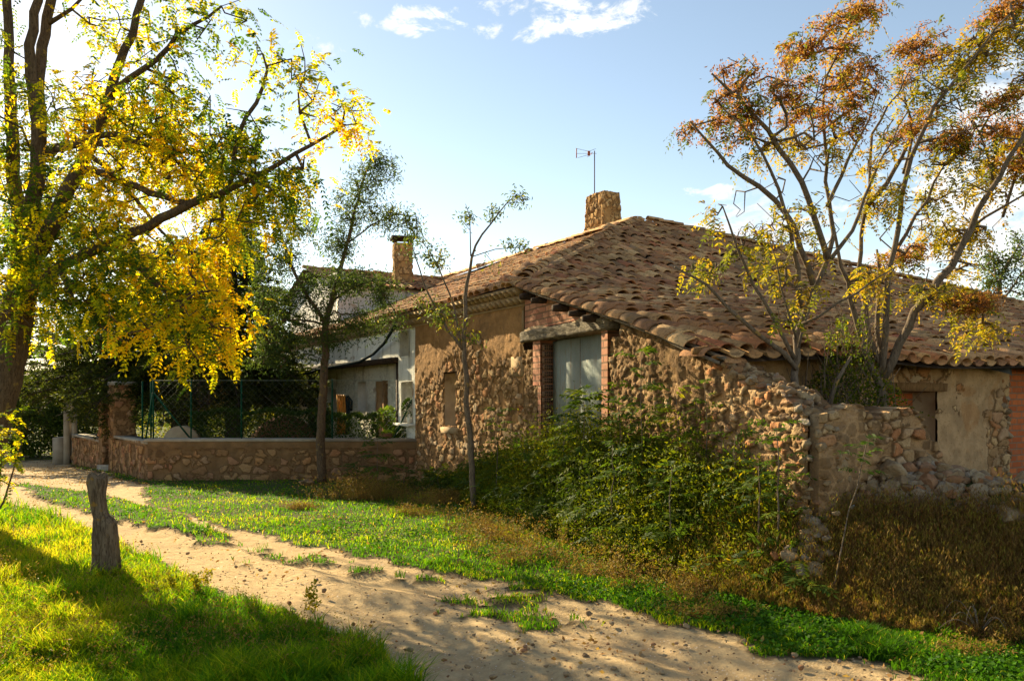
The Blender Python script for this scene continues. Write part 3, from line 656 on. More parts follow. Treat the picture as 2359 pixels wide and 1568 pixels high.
# ------------------------------------------------------------------ back wall of the ruined room (under the long eave)
pR = C0 - A * 4.78
sR = lambda u: (lambda k: (k * pR[1] - pR[0]) / (.8660254 - .5 * k))((u - UC) / F)
o0, o1, o2 = sR(2040), sR(2152), sR(2322)
wall('rear_wall', pR, E, o2, 0., 2.02, -A, stones(.2, .13, .04, 93, lambda t_, z, n: sst(fbm(t_ * 1.1, z * 1.5, 91) + .35 * n + .12 * sst(t_, 3.0, 3.6) - .30 * sst(t_, 4.15, 4.5) * (1 - sst(z, 1.5, 1.8)), .46, .51), warp=.5), M['flaky'], barn, holes=[(o0, o1, -1, 1.66)], t0=-.42, res=.02)
nd = niche('doorway', pR, E, -A, o0 - .01, o1 + .01, -.2, 1.67, .30, M['old_plaster'], barn)
wall('brick_infill', pR - (-A) * .28, E, o1, -.1, 1.66, -A, lambda a, b: (.006 * (fbm(a * 8, b * 8, 3) - .5), 0 * a, 0 * a), M['orange_brick'], nd, t0=o0, res=.06, thick=.1)
mb = MB(); c = pR + E * (o0 + o1) / 2 + A * .02; mb.box([*c, 1.70], (o1 - o0 + .25, .2, .10), E, rough=.01); mb.build('lintel', M['brown_wood'], barn)
wall('brick_wall', pR + A * .06, E, sR(2358) + 9, -.2, 2.04, -A, lambda a, b: (.006 * (fbm(a * 8, b * 8, 3) - .5), 0 * a, 0 * a), M['orange_brick'], barn, t0=o2 - .05, res=.1)
mb = MB()
for k in range(46):                                                 # ragged stones along the plaster edge
    z = rng.uniform(.3, 1.95); s = o2 - abs(rng.normal(0, .07)) - .02; p = pR + E * s - A * rng.uniform(-.04, .02); rock(mb, [*p, z], rng.uniform(.04, .085), k, 2)
mb.build('exposed_stone', M['rock'], barn)
mb = MB(); p = pR - A * .12                                           # torn black sheet under the tiles
s0, s1, s2 = sR(2205), sR(2288), sR(2400)
V = []; n_ = 20
for i in range(n_ + 1):
    f = i / n_; s = s0 + (s1 - s0) * f; q = pR + E * s - A * (.20 + .04 * math.sin(f * 9)); V += [[*q, 2.04], [*(q - A * .02), 2.03 - .02 - .16 * f**1.2]]
mb.add(V, [[2 * i, 2 * i + 2, 2 * i + 3, 2 * i + 1] for i in range(n_)])
V = []
for i in range(n_ + 1):
    f = i / n_; s = s1 + .25 + (s2 - s1) * f; q = pR + E * s - A * (.22 + .03 * math.sin(f * 11)); V += [[*q, 2.04], [*q, 1.97 - .05 * math.sin(f * 3.1)]]
mb.add(V, [[2 * i, 2 * i + 2, 2 * i + 3, 2 * i + 1] for i in range(n_)])
mb.build('roofing_sheet', M['black_plastic'], barn)

# ------------------------------------------------------------------ roofs
def tiles(P_, D, Cc, N, L, W, v, lift=.0, n=7, h=.06, taper=.86, th_=.014):
    """half round tiles: P_ lower-end centre, D unit vector up the slope, Cc across, N normal"""
    P_, D, Cc, N = [np.asarray(a, float) for a in (P_, D, Cc, N)]; k = len(P_); th = np.linspace(0, np.pi, n)
    L = np.broadcast_to(L, (k,)); W = np.broadcast_to(W, (k,)); V = []
    for (l, wf_, hh, dr_) in ((0, 1, 1, 0.), (1, taper, taper, -.022), (0.0, 1 - 2 * th_ / .2, 1 - th_ / .06 * .8, 0.), (.35, .9, .72, -.008)):
        q = P_ + D * (L * l)[:, None] + N * (lift + dr_)
        V.append(q[:, None] + Cc[:, None] * (np.cos(th)[None] * (W * wf_ / 2)[:, None])[..., None] + N[:, None] * (np.sin(th) * h * hh)[None, :, None])
    V = np.stack(V, 1)                                              # k,4,n,3
    base = np.arange(k)[:, None] * (4 * n); j = np.arange(n - 1)[None]
    q1 = np.stack([base + j, base + j + 1, base + n + j + 1, base + n + j], -1); q2 = np.stack([base + j + 1, base + j, base + 2 * n + j, base + 2 * n + j + 1], -1)
    q3 = np.stack([base + 2 * n + j + 1, base + 2 * n + j, base + 3 * n + j, base + 3 * n + j + 1], -1)
    Qd = np.concatenate([q1, q2, q3], 1).reshape(-1, 4); return V.reshape(-1, 3), Qd, np.repeat(v, 3 * (n - 1))
unit_ = lambda a: a / np.linalg.norm(a)
def rand_v(k): return np.clip(rng.random(k), 0, 1)
mb = MB(); bed = MB(); Pn = .25; RW = .30
e3 = np.array([*E, 0]); a3 = np.array([*A, 0])
sag2 = lambda s, r: .07 * (fbm(np.asarray(s) * .5 + 20, np.asarray(r) * .5, 5) - .5) + .025 * np.sin(np.asarray(s) * 1.7)
def zP2(s, r): return prof(r) + sag2(s, r)
shp = lambda r: np.where(r > 0, (prof(r) - 3.39) / SL1, .1766 * r)   # left limit of plane 2
rmx = lambda s: np.where(s < 6.7, 99, 5.29 - (s - 6.7) * .2834)
PP, DD, CC, NN, LL, vv_ = [], [], [], [], [], []
for ic, s in enumerate(np.arange(-1.1, 27, Pn)):
    for r in np.arange(-5.28, 6.2, RW):
        rr = r + rng.normal(0, .024) - (.09 if rng.random() < .03 else 0) + .05 * math.sin(ic * .7); ss = s + rng.normal(0, .013) + .02 * math.sin(r * 2 + ic)
        if ss < shp(rr + .1) - .10 or rr > rmx(ss) - .08: continue
        dz = float(prof(rr + .3) - prof(rr)) / .3; D = np.array([A[0], A[1], dz]); D /= np.linalg.norm(D)
        Cx = e3 + a3 * rng.normal(0, .075); Cx /= np.linalg.norm(Cx); N = np.cross(Cx, D); N = N if N[2] > 0 else -N
        xy = SR(ss, rr); PP.append([*xy, float(zP2(ss, rr)) + rng.normal(0, .011)]); DD.append(D); CC.append(Cx); NN.append(N); LL.append(.40 + rng.normal(0, .01)); vv_.append(rng.random())
V, Qd, vf = tiles(PP, DD, CC, NN, np.array(LL), .235 + rng.normal(0, .008, len(PP)), vv_, lift=.03, h=.082)
mb.add(V, Qd, v=vf)
# channel tiles showing at the eave
PP, DD, CC, NN = [], [], [], []
for s in np.arange(-1.0, 27, Pn):
    D = np.array([A[0], A[1], .33]); D /= np.linalg.norm(D); N = np.cross(e3, D); N = N if N[2] > 0 else -N; xy = SR(s + Pn / 2, -5.36)
    PP.append([*xy, float(zP2(s, -5.36)) + .055]); DD.append(D); CC.append(e3); NN.append(-N)
V, Qd, vf = tiles(PP, DD, CC, NN, .5, .21, rand_v(len(PP)), h=.06); mb.add(V, Qd, v=vf)
# plane 1
PP, DD, CC, NN, LL, vv_ = [], [], [], [], [], []
sag1 = lambda s, r: .08 * (fbm(np.asarray(s) * .4 + 50, np.asarray(r) * .4, 6) - .5) - .05 * np.sin(np.clip(np.asarray(r) / 19, 0, 1) * 3.14)
nrm1 = np.cross(a3, np.array([E[0], E[1], SL1])); nrm1 /= np.linalg.norm(nrm1); nrm1 = nrm1 if nrm1[2] > 0 else -nrm1
D1 = np.array([E[0], E[1], SL1]); D1 /= np.linalg.norm(D1)
def rhip(s): return np.interp(3.39 + SL1 * s, pr_z, pr_r) if s > 0 else 0
for ic, r in enumerate(np.arange(-.05, 19.1, Pn)):
    for s in np.arange(-.27, 6.72, RW):
        ss = s + rng.normal(0, .014) + .03 * math.sin(ic * .9)
        if r < rhip(ss + .1) - .08 or ss > 6.62: continue
        if 11.62 < r < 17 and .8 < ss < 3.5: continue
        Cx = a3 + e3 * rng.normal(0, .05); Cx /= np.linalg.norm(Cx)
        PP.append([*SR(ss, r + rng.normal(0, .01)), float(z1(ss) + sag1(ss, r)) + rng.normal(0, .006)]); DD.append(D1); CC.append(Cx); NN.append(nrm1); LL.append(.4); vv_.append(rng.random())
V, Qd, vf = tiles(PP, DD, CC, NN, np.array(LL), .235, vv_, lift=.03, h=.08); mb.add(V, Qd, v=vf)
mt_ = MB(); V, Qd, vf = tiles([P(1650, 836, 7.3)], [unit_(np.array([.75, .6, .05]))], [unit_(np.array([.6, -.75, 0]))], [[0, 0, 1.]], .36, .22, [.2], h=.08); mt_.add(V, Qd, v=vf); mt_.build('tile', M['roof_tile'], bpy.data.objects['roof_tile'])
# hip and ridge caps
def caps(path, mb, w_=.25, h=.09, step=.3):
    path = np.array(path, float); seg = np.linalg.norm(np.diff(path, axis=0), axis=1); cum = np.r_[0, np.cumsum(seg)]; k = int(cum[-1] / step); PP, DD, CC, NN = [], [], [], []
    for i in range(k):
        f = i * step; p = np.array([np.interp(f, cum, path[:, a]) for a in range(3)]); q = np.array([np.interp(f + .05, cum, path[:, a]) for a in range(3)])
        D = (q - p) / np.linalg.norm(q - p); D = D + rng.normal(0, .03, 3); Cx = np.cross(D, [0, 0, 1]); Cx /= np.linalg.norm(Cx); N = np.cross(Cx, D); PP.append(p + rng.normal(0, .008, 3)); DD.append(D); CC.append(Cx); NN.append(N)
    V, Qd, vf = tiles(PP, DD, CC, NN, .42, w_, rand_v(len(PP)) * .35 + .3, h=h); mb.add(V, Qd, v=vf)
hip = [[*SR((prof(r) - 3.39) / SL1, r), prof(r) + .09] for r in np.linspace(-.0, 5.29, 12)]; hip[0][2] += .0
caps(hip, mb); caps([[*SR(6.66, 19.1), 6.14 + .08], [*SR(6.66, 12), 6.12 + .07], [*SR(6.68, 5.4), 6.14 + .08]], mb)
caps([[*SR(27, -.46), float(prof(-.46)) + .09], [*SR(18.75, 1.875), float(prof(1.875)) + .08], [*SR(6.75, 5.27), 6.14 + .08]], mb)
# verge row along wall B
PP, DD, CC, NN = [], [], [], []
for t_ in np.arange(-.1, 5.5, .34):
    p = C0 + B * t_ + BN * .13; dz = (zB(t_) - zB(t_ + .3)) / .3; D = np.array([-B[0], -B[1], dz]); D /= np.linalg.norm(D); Cx = np.array([*BN, -.25]); Cx /= np.linalg.norm(Cx); N = np.cross(Cx, D); N = N if N[2] > 0 else -N
    PP.append([*p, zB(t_) + .13]); DD.append(D); CC.append(Cx); NN.append(N)
V, Qd, vf = tiles(PP, DD, CC, NN, .44, .24, rand_v(len(PP)), h=.06); mb.add(V, Qd, v=vf)
roof = mb.build('roof', M['roof_tile'], barn, smooth=False)
# solid deck under the tiles
def deck(f_lo, f_hi, us_, zf, n=10, dz=-.045):
    V = []; 
    for q in us_:
        lo, hi = f_lo(q), f_hi(q)
        for k in range(n + 1): s, r = [l + (h_ - l) * k / n for l, h_ in zip(lo, hi)]; V.append([*SR(s, r), float(zf(s, r)) + dz])
    Qd = [[i * (n + 1) + k, (i + 1) * (n + 1) + k, (i + 1) * (n + 1) + k + 1, i * (n + 1) + k + 1] for i in range(len(us_) - 1) for k in range(n)]
    return np.array(V), Qd
bed = MB()
rs = np.linspace(-5.3, 5.25, 40)
smax = lambda r: 27 if r < -.46 else 6.7 + (5.29 - r) / .2834
V, Qd = deck(lambda r: (shp(r) - .0, r), lambda r: (min(27, smax(r)), r), rs, lambda s, r: prof(r) + sag2(s, r), 60); bed.add(V, Qd)
V, Qd = deck(lambda s: (s, rhip(s)), lambda s: (s, 19.2), np.linspace(-.25, 6.7, 14), lambda s, r: z1(s) + sag1(s, r), 40); bed.add(V, Qd)
# far slopes, so the roof is closed from behind
V = [[*SR(6.7, 5.29), 6.12], [*SR(6.7, 19.2), 6.12], [*SR(13, 19.2), 3.3], [*SR(13, 9), 3.3], [*SR(27, 9), 3.0], [*SR(27, -.46), 3.25], [*SR(18.75, 1.875), 4.2]]
bed.add(V, [[0, 1, 2, 3], [0, 3, 4, 6]], [[4, 5, 6]])
bed.build('roof_bed', M['roof_bed'], roof)
# gable end and rear walls
mb = MB(); mb.add([[*SR(0, 19), -.5], [*SR(13, 19), -.5], [*SR(13, 19), 3.2], [*SR(6.7, 19), 6.1], [*SR(0, 19), 3.3]], None, [[0, 1, 2], [0, 2, 3], [0, 3, 4]])
mb.add([[*SR(13, 19), -.5], [*SR(13, 9), -.5], [*SR(13, 9), 3.2], [*SR(13, 19), 3.2], [*SR(27, 9), -.5], [*SR(27, 9), 2.9], [*SR(27, -5), -.5], [*SR(27, -5), 1.9], [*SR(27, -.46), 3.2]], [[0, 1, 2, 3], [1, 4, 5, 2]], [[4, 6, 7], [4, 7, 8], [4, 8, 5]])
mb.build('rear_wall', M['old_plaster'], house)
# moss and loose stones on the roof
for r_, s_ in ((13.2, 6.3), (13.7, 6.4), (10.6, 6.5)):
    mb = MB(); rock(mb, [*SR(s_, r_), float(z1(s_)) + .14], .16, 3, 2, .4); mb.build('ridge_stone', M['rock'], roof)
# skylight
mb = MB(); r0, r1_ = 11.1, 12.6
mb.add([[*SR(4.9, r0), float(z1(4.9)) + .12], [*SR(4.9, r1_), float(z1(4.9)) + .12], [*SR(6.0, r1_), float(z1(6.0)) + .12], [*SR(6.0, r0), float(z1(6.0)) + .12]], [[0, 1, 2, 3]])
mb.build('skylight', M['glass'], roof)
# cornice under eave A
mb = MB(); cb = MB()
for (z, pr_, h) in ((3.02, .05, .03), (3.145, .14, .03), (3.27, .22, .03)):
    c = C0 + A * 9.3 + AN * (pr_ / 2 - .1); mb.box([*c, z], (19.0, pr_ + .2, h), A)
for (z, pr_) in ((3.082, .085), (3.207, .17)):
    k = 0
    for t_ in np.arange(-.1, 13.5, .17):
        c = C0 + A * t_ + AN * (pr_ - .03); mb.box([*c, z], (.035, .07, .094), A, taper=3.2)
    c = C0 + A * 9.3 + AN * (pr_ / 2 - .16); cb.box([*c, z], (19.0, pr_ + .16, .093), A)
co = mb.build('cornice', M['cornice'], barn); cb.build('cornice_tile', M['cornice_tile'], co)

# chimney of the farmhouse and its aerial
def block_wall(name, c, ax, sx, sy, z0, z1_, m, parent, taper=1.0, fn=None, res=.03):
    """four sided stone shaft made of displaced faces"""
    ax = np.array(ax, float); nx_ = np.array([-ax[1], ax[0]]); VV_, QQ, sid, mor, n0 = [], [], [], [], 0
    for (d, n, L, off) in ((ax, -nx_, sx, sy), (nx_, ax, sy, sx), (-ax, nx_, sx, sy), (-nx_, -ax, sy, sx)):
        k = max(2, int(L / res)); nz = int((z1_ - z0) / res); t_, z = np.meshgrid(np.linspace(-L / 2, L / 2, k), np.linspace(z0, z1_, nz), indexing='ij')
        dis, s_, m_ = fn(t_ + 3 * abs(n0 + 1) / 1000, z) if fn else (0 * t_, 0 * t_, 0 * t_); ed = sst(L / 2 - abs(t_), 0, .03)
        tp = 1 + (taper - 1) * (z - z0) / (z1_ - z0)
        p = np.array(c)[None, None] + (t_ * tp)[..., None] * d + (off / 2 * tp + dis * ed)[..., None] * n
        VV_.append(np.concatenate([p, z[..., None]], -1).reshape(-1, 3)); i = (np.arange(k - 1)[:, None] * nz + np.arange(nz - 1)[None]).ravel()
        QQ.append(np.stack([i, i + nz, i + nz + 1, i + 1], -1) + n0); n0 += k * nz; sid.append(s_.ravel()); mor.append(m_.ravel())
    V = np.vstack(VV_); tv = []
    for (i, j) in ((-1, -1), (1, -1), (1, 1), (-1, 1)): q = np.array(c) + ax * i * sx / 2 * taper + nx_ * j * sy / 2 * taper; tv.append([*q, z1_ - .002])
    V = np.vstack([V, tv]); QQ.append(np.array([[n0, n0 + 1, n0 + 2, n0 + 3]]))
    return mesh(name, V, [np.vstack(QQ)], m, parent, vattr={'sid': np.r_[np.concatenate(sid), [.5] * 4], 'mor': np.r_[np.concatenate(mor), [.6] * 4]})
rc = rA(1388, 7.1); cc = SR(7.1, rc)
block_wall('chimney', cc, A, 1.0, .66, 5.6, 7.33, M['chimney_stone'], barn, .84, stones(.19, .22, .05, 55, gap=(.06, .2), warp=.3), .025)
mb = MB(); c = cc - A * .455; 
for k in range(10): c = cc + A * rng.uniform(-.35, .35) + E * rng.uniform(-.2, .2); rock(mb, [*c, 7.33], rng.uniform(.08, .14), k, 2, .5, .6)
mb.build('chimney_top', M['cornice'], barn)
yA = cc[1]; p = P(1369, 455, yA + .3); q = P(1369, 348, yA + .3)
ant = thing('tv_aerial', p - [0, 0, .4], 'thin television aerial on a tall mast strapped to the stone chimney', 'aerial')
mb = MB(); mb.tube([p - [0, 0, 1.2], q], .016, 6); mb.build('mast', M['rust'], ant)
mb = MB(); S_ = 1 / F * (yA + .3)
def ap(du, dv, dy=0): return q + np.array([du * S_, dy, -dv * S_])
mb.tube([ap(-41, 6), ap(5, 6)], .006, 5); mb.tube([ap(-40, -5), ap(-14, 1)], .006, 5); mb.tube([ap(-39, 16), ap(-14, 9)], .006, 5); mb.tube([ap(-10, 0), ap(3, -5)], .006, 5); mb.tube([ap(-18, 15), ap(-10, 10)], .006, 5)
mb.build('boom', M['wire'], ant)
for q_ in ((ap(-13, 5.5), (6 * S_, .02, 11 * S_)), (ap(-41.5, 5), (2 * S_, .02, 22 * S_)), (ap(-7, 6), (1.2 * S_, .22, 1.2 * S_))): MB().box(*q_, (1, .1)).build('reflector', M['antenna_red'], ant)

# ------------------------------------------------------------------ white house
zb = -.4; r1 = rA(917)
w1 = (rA(951), rA(925) - .02, 1.0, 1.90)
wall('front_wall', C0, A, r1, zb, 3.06, AN, rough, M['white_plaster'], house, holes=[w1, (rA(943), r1 - .12, 2.42, 2.98)], t0=r_end + .004, res=.03)
wi = niche('window', C0, A, AN, w1[0] - .03, w1[1] + .03, w1[2], w1[3], .22, M['shaded_white'], house)
mb = MB(); c = C0 + A * (w1[0] + w1[1]) / 2 + AN * .04; mb.box([*c, .985], (.8, .26, .05), A); mb.build('sill', M['white_plaster'], wi)
niche('window', C0, A, AN, rA(943) - .03, r1 - .1, 2.40, 3.0, .2, M['shaded_white'], house)
wall('upper_wall', C0, A, 18.6, 2.42, 3.06, AN, rough, M['white_plaster'], house, t0=r1 + .004, res=.05, thick=.2)
PS = .28; pw = C0 + PS * E
hl = [(rA(u1, PS), rA(u0, PS), za, zc) for (u0, u1, za, zc) in ((867, 890, -1, 1.95), (826, 844, 1.2, 1.93), (754, 775, 1.2, 1.78))]
wall('porch_wall', pw, A, 18.6, zb, 2.42, AN, stones(.07, .3, .02, 83), M['pebbledash'], house, holes=hl, t0=5.2, res=.04, thick=.2)
for k, h in enumerate(hl):
    nn = niche('doorway' if k == 0 else 'window', pw, A, AN, h[0] - .03, h[1] + .03, h[2], h[3] + .02, .18, M['old_plaster'] if k == 0 else M['shaded_white'], house)
mb = MB(); c = pw + A * (hl[0][0] - .06) + AN * .05; mb.box([*c, .8], (.1, .1, 2.3), A); mb.build('door_frame', M['brown_wood'], house)
mb = MB(); c = C0 + A * 12 + E * .12; mb.box([*c, 2.40], (13.3, .3, .06), A); mb.box([*(C0 + A * 12 + AN * .06), 2.36], (13.35, .16, .12), A); 
mb.box([*(C0 + A * (r1 + .06) + E * .12), 1.0], (.1, .26, 2.8), A)
mb.build('porch_beam', M['dark_wood'], house)
for u in (715, 612):
    mb = MB(); c = C0 + A * rA(u) + E * .08; mb.box([*c, .95], (.3, .22, 2.8), A); mb.build('porch_post', M['dark_wood'], house)
mb = MB(); c = C0 + A * 16.2 + AN * .55
V = []
for i in range(41): q = C0 + A * (11.6 + i * .18); hh = 2.30 + .02 * (i % 2); V += [[*(q + AN * .02), hh + .12], [*(q + AN * 1.0), hh]]
mb.add(V, [[2 * i, 2 * i + 1, 2 * i + 3, 2 * i + 2] for i in range(40)]); mb.build('awning', M['galvanised'], house)
# taller block with its own tiled eave
r0 = 11.5; s0, s1 = .63, 3.9
wall('upper_storey', SR(0, r0), E, s1, 3.3, 4.86, -A, rough, M['shaded_white'], house, t0=s0, res=.08, thick=.2)  # same white wall as the side, its shade painted in as a greyer coat
wall('upper_storey', SR(s0, r0), A, 5.5, 3.3, 5.2, AN, rough, M['white_plaster'], house, res=.1, thick=.2)
mb = MB(); PP, DD, CC, NN, vv_ = [], [], [], [], []
D = np.array([A[0], A[1], .26]); D /= np.linalg.norm(D); N = np.cross(e3, D); N = N if N[2] > 0 else -N
for s in np.arange(s0 - .15, s1 + 3.0, .24):
    for r in np.arange(r0 - .28, r0 + 3, .31):
        PP.append([*SR(s + rng.normal(0, .008), r), 4.86 + .26 * (r - r0) + rng.normal(0, .006) + .03 * math.sin(s * 2)]); DD.append(D); CC.append(e3); NN.append(N); vv_.append(rng.random())
V, Qd, vf = tiles(PP, DD, CC, NN, .4, .21, vv_, lift=.03); mb.add(V, Qd, v=vf)
PP, DD, CC, NN = [], [], [], []
for s in np.arange(s0 - .03, s1 + 3.0, .24): PP.append([*SR(s, r0 - .34), 4.84]); DD.append(D); CC.append(e3); NN.append(-N)
V, Qd, vf = tiles(PP, DD, CC, NN, .5, .2, rand_v(len(PP)), h=.05); mb.add(V, Qd, v=vf)
caps([[*SR(s0 - .2, r0 + 3.1), 5.72], [*SR(s1 + 3, r0 + 3.1), 5.72]], mb)
rf2 = mb.build('roof', M['roof_tile'], house)
mb = MB(); mb.add([[*SR(s0 - .2, r0 - .26), 4.78], [*SR(s1 + 3, r0 - .26), 4.78], [*SR(s1 + 3, r0 + 3.1), 5.66], [*SR(s0 - .2, r0 + 3.1), 5.66], [*SR(s1 + 3, r0 + 6.2), 4.8], [*SR(s0 - .2, r0 + 6.2), 4.8]], [[0, 1, 2, 3], [3, 2, 4, 5]]); mb.build('roof_bed', M['roof_bed'], rf2)
c2 = P(926.5, 650, 25.0)
ch2 = block_wall('chimney', c2[:2], (1, .25), .55, .55, 4.6, 6.42, M['chimney_stone'], house, .97, stones(.2, .2, .03, 57, gap=(.06, .2), warp=.3), .03)
mb = MB(); mb.box([c2[0], c2[1], 6.60], (.74, .74, .06), (1, .25))
for i, j in ((-1, -1), (1, -1), (1, 1), (-1, 1)): mb.box([c2[0] + .24 * i, c2[1] + .24 * j, 6.50], (.07, .07, .16), (1, .25))
mb.build('chimney_cap', M['dark_wood'], ch2)
# hanging black hose from the eave down to the porch
pts = [P(u, v, y) for u, v, y in ((922, 722, 16.6), (905, 757, 16.7), (885, 790, 17.2), (860, 815, 18), (830, 832, 18.6), (800, 839, 19), (760, 846, 19.5), (730, 852, 20), (690, 868, 20.3), (650, 880, 20.8))]
tag(MB().tube(pts, .035, 8).build('black_hose', M['hose_black'], smooth=True), 'thick black hose sagging from the farmhouse eave towards the porch', 'hose')

# ------------------------------------------------------------------ garden wall, gate pillars, fence
GW = np.array([-1.93, 16.07]); GL = GW[0] + 7.49; GC = np.array([-7.49, 16.07]); gd = np.array([-.616, .788]); gn = np.array([-.788, -.616])
gwall = thing('garden_wall', (-5, 16.1, -.2), 'low rubble stone garden wall with a smooth mortar coping that turns a corner by the gate', 'wall')
fg = stones(.26, .17, .03, 101, lambda t_, z, n: np.maximum(.0, sst(z, .46, .54)), gap=(.08, .22), warp=.4)
wall('masonry', GW, (-1, 0), GL, -.45, .66, (0, -1), fg, M['garden_wall'], gwall, thick=.35, res=.025)
fg2 = stones(.13, .17, .05, 105, lambda t_, z, n: sst(z, .52, .58))
for a, b_ in ((0, 3.1), (4.85, 8.9)):
    wall('masonry', GC, gd, b_, -.7, lambda t_: .66 - .035 * t_, gn, fg2, M['garden_wall'], gwall, thick=.35, res=.03, t0=a)
mb = MB(); mb.box([(GW[0] + GC[0]) / 2, 16.07 + .17, .675], (GL + .1, .42, .05), (1, 0), rough=.004)
for a, b_ in ((0, 3.1), (4.85, 8.9)):
    q = GC + gd * (a + b_) / 2 - gn * .17; mb.box([*q, .675 - .035 * (a + b_) / 2], (b_ - a, .42, .05), gd)
mb.build('coping', M['concrete'], gwall)
mb = MB(); q = GC + gd * 3.97 - gn * .1; mb.box([*q, -.28], (.95, .5, .3), gd); mb.build('step', M['concrete'], gwall)
for (a, zt, lb) in ((3.3, 1.92, 'nearer square stone gate pillar half hidden under the conifer branches'), (4.63, 1.70, 'farther square stone gate pillar with a dark slit of open gate beside it')):
    q = GC + gd * a - gn * .2; o = thing('gate_pillar', (*q, -.4), lb, 'pillar', 'stone gate pillars of the garden wall')
    block_wall('shaft', q, gd, .42, .48, -.45, zt - .08, M['garden_wall'], o, 1.0, stones(.2, .2, .04, 11 + int(a)), .03)
    mb = MB(); mb.box([*q, zt - .04], (.5, .56, .08), gd, rough=.005); mb.build('cap', M['concrete'], o)
# far concrete wall and tall posts
x0, x1_ = P(212, 0, 23.2), P(155, 0, 23.2)
o = thing('concrete_wall', ((x0[0] + x1_[0]) / 2, 23.3, -.4), 'plain low concrete wall beyond the gate at the bend of the track', 'wall')
mb = MB(); mb.box([(x0[0] + x1_[0]) / 2, 23.3, -.05], (.8, .3, .85), (1, 0)); mb.box([(x0[0] + x1_[0]) / 2 - .6, 24.2, -.05], (.3, 2.2, .8), (1, 0)); mb.build('panel', M['concrete'], o)
mb = MB(); mb.box([(x0[0] + x1_[0]) / 2, 23.3, .40], (.86, .36, .05), (1, 0)); mb.build('coping', M['concrete'], o)
for u, v0, wd, lb in ((158, 918, .16, 'tall square concrete gate post on the low concrete wall'), (174, 922, .1, 'slimmer concrete post just right of the tall gate post')):
    p = P(u, v0, 23.15); o = thing('concrete_post', (p[0], 23.15, -.4), lb, 'post', 'concrete posts at the bend of the track')
    mb = MB(); mb.box([p[0], 23.1, (p[2] - .5) / 2], (wd, wd, p[2] + .5), (1, 0)); mb.build('shaft', M['concrete'], o)
    mb = MB(); mb.box([p[0], 23.1, p[2] + .02], (wd * 1.15, wd * 1.15, .05), (1, 0)); mb.build('cap', M['concrete'], o)
fence = thing('chain_link_fence', (-5, 16.3, .68), 'green chain link fence on slim green posts standing on the garden wall', 'fence')
fy = 16.25; zt = zv(876, fy)
for u in (353, 440, 556, 765, 956):
    p = P(u, 1012, fy); MB().tube([[p[0], fy, .66], [p[0], fy, zt + .03]], .018, 8).build('post', M['green_paint'], fence)
for u, a in ((305, .8), (330, .3)):
    q = GC + gd * a * 1.5 - gn * .17; MB().tube([[*q, .6], [*q, zt]], .02, 8).build('post', M['green_paint'], fence)
for (ua, va, ub, vb, dy) in ((354, 905, 442, 1014, .25), (352, 905, 335, 1014, .3), (955, 905, 905, 1014, .3)):
    a, b_ = P(ua, va, fy), P(ub, vb, fy + dy); MB().tube([a, b_], .018, 6).build('brace', M['green_paint'], fence)
mb = MB(); xL, xR = GC[0] + .05, P(956, 0, fy)[0]; H = zt - .68; st = .14
def wireq(a, b_, r=.0009): mb.tube([a, b_], r, 3, cap=False)
for x in np.arange(xL - H, xR, st):
    for sg in (1, -1):
        xa, xb = (x, x + H) if sg > 0 else (x + H, x); za, zc = .69, zt
        lo, hi = xL, xR
        def clip(xa, za, xb, zc):
            dx = xb - xa; f0, f1_ = 0., 1.
            for lim, sgn in ((lo, 1), (hi, -1)):
                fa = (lim - xa) / dx
                if dx * sgn > 0: f0 = max(f0, fa)
                else: f1_ = min(f1_, fa)
            return (f0, f1_)
        f0, f1_ = clip(xa, za, xb, zc)
        if f1_ <= f0: continue
        wireq([xa + (xb - xa) * f0, fy - .03, za + (zc - za) * f0], [xa + (xb - xa) * f1_, fy - .03, za + (zc - za) * f1_])
for z in (.7, zt): mb.tube([[xL, fy - .03, z], [xR, fy - .03, z]], .004, 4, cap=False)
mb.build('mesh_panel', M['wire'], fence)

# ------------------------------------------------------------------ weathered post in the foreground
pb_ = G(243, 1326); S_ = pb_[1] / F
zs = np.linspace(0, 1, 90); n = 48; th = np.linspace(0, 2 * np.pi, n, endpoint=False)
# outline measured from the photo (height above ground in px, left, right edge)
hh = np.array([-12, 0, 15, 40, 70, 100, 128, 138, 145, 160, 185, 205, 222, 234, 240]); lf = np.array([-34, -33, -33, -30, -31, -30, -28, -27, -29, -33, -37, -40, -43, -40, -30]); rt = np.array([36, 34, 33, 32, 29, 27, 24, 18, 8, 3, 1, 2, 4, 4, -4])
H_ = (zs * 252 - 12); l_ = np.interp(H_, hh, lf); r_ = np.interp(H_, hh, rt); cx, rad = (l_ + r_) / 2 * S_, (r_ - l_) / 2 * S_
nse = 1 + .16 * (fbm(np.cos(th)[None] * 2.2 + 5 + 0 * zs[:, None], np.sin(th)[None] * 2.2 + zs[:, None] * 2.5, 12) - .5)
grv = -.11 * np.maximum(0, np.sin(th[None] * 6 + 1.5 * fbm(zs[:, None] * 3, 0 * th[None], 3) * 4))**6 - .08 * sst(fbm(th[None] * 5.5, zs[:, None] * 4, 19), .58, .75)
grv = grv - .16 * sst(fbm(np.cos(th)[None] * 4 + 9 + 0 * zs[:, None], np.sin(th)[None] * 4 + zs[:, None] * 1.2, 23), .55, .66)
notch = 1 - .5 * np.exp(-((th[None] - 4.3) / .22)**2) * (zs[:, None] < .28)
rr_ = rad[:, None] * nse * (1 + grv) * notch
V = np.stack([cx[:, None] + rr_ * np.cos(th), rr_ * .85 * np.sin(th), (H_ * S_)[:, None] + 0 * th[None] + .02 * (zs[:, None] > .97) * np.sin(th * 2)], -1)
i = np.arange(89)[:, None] * n; j = np.arange(n)[None]; j2 = (j + 1) % n
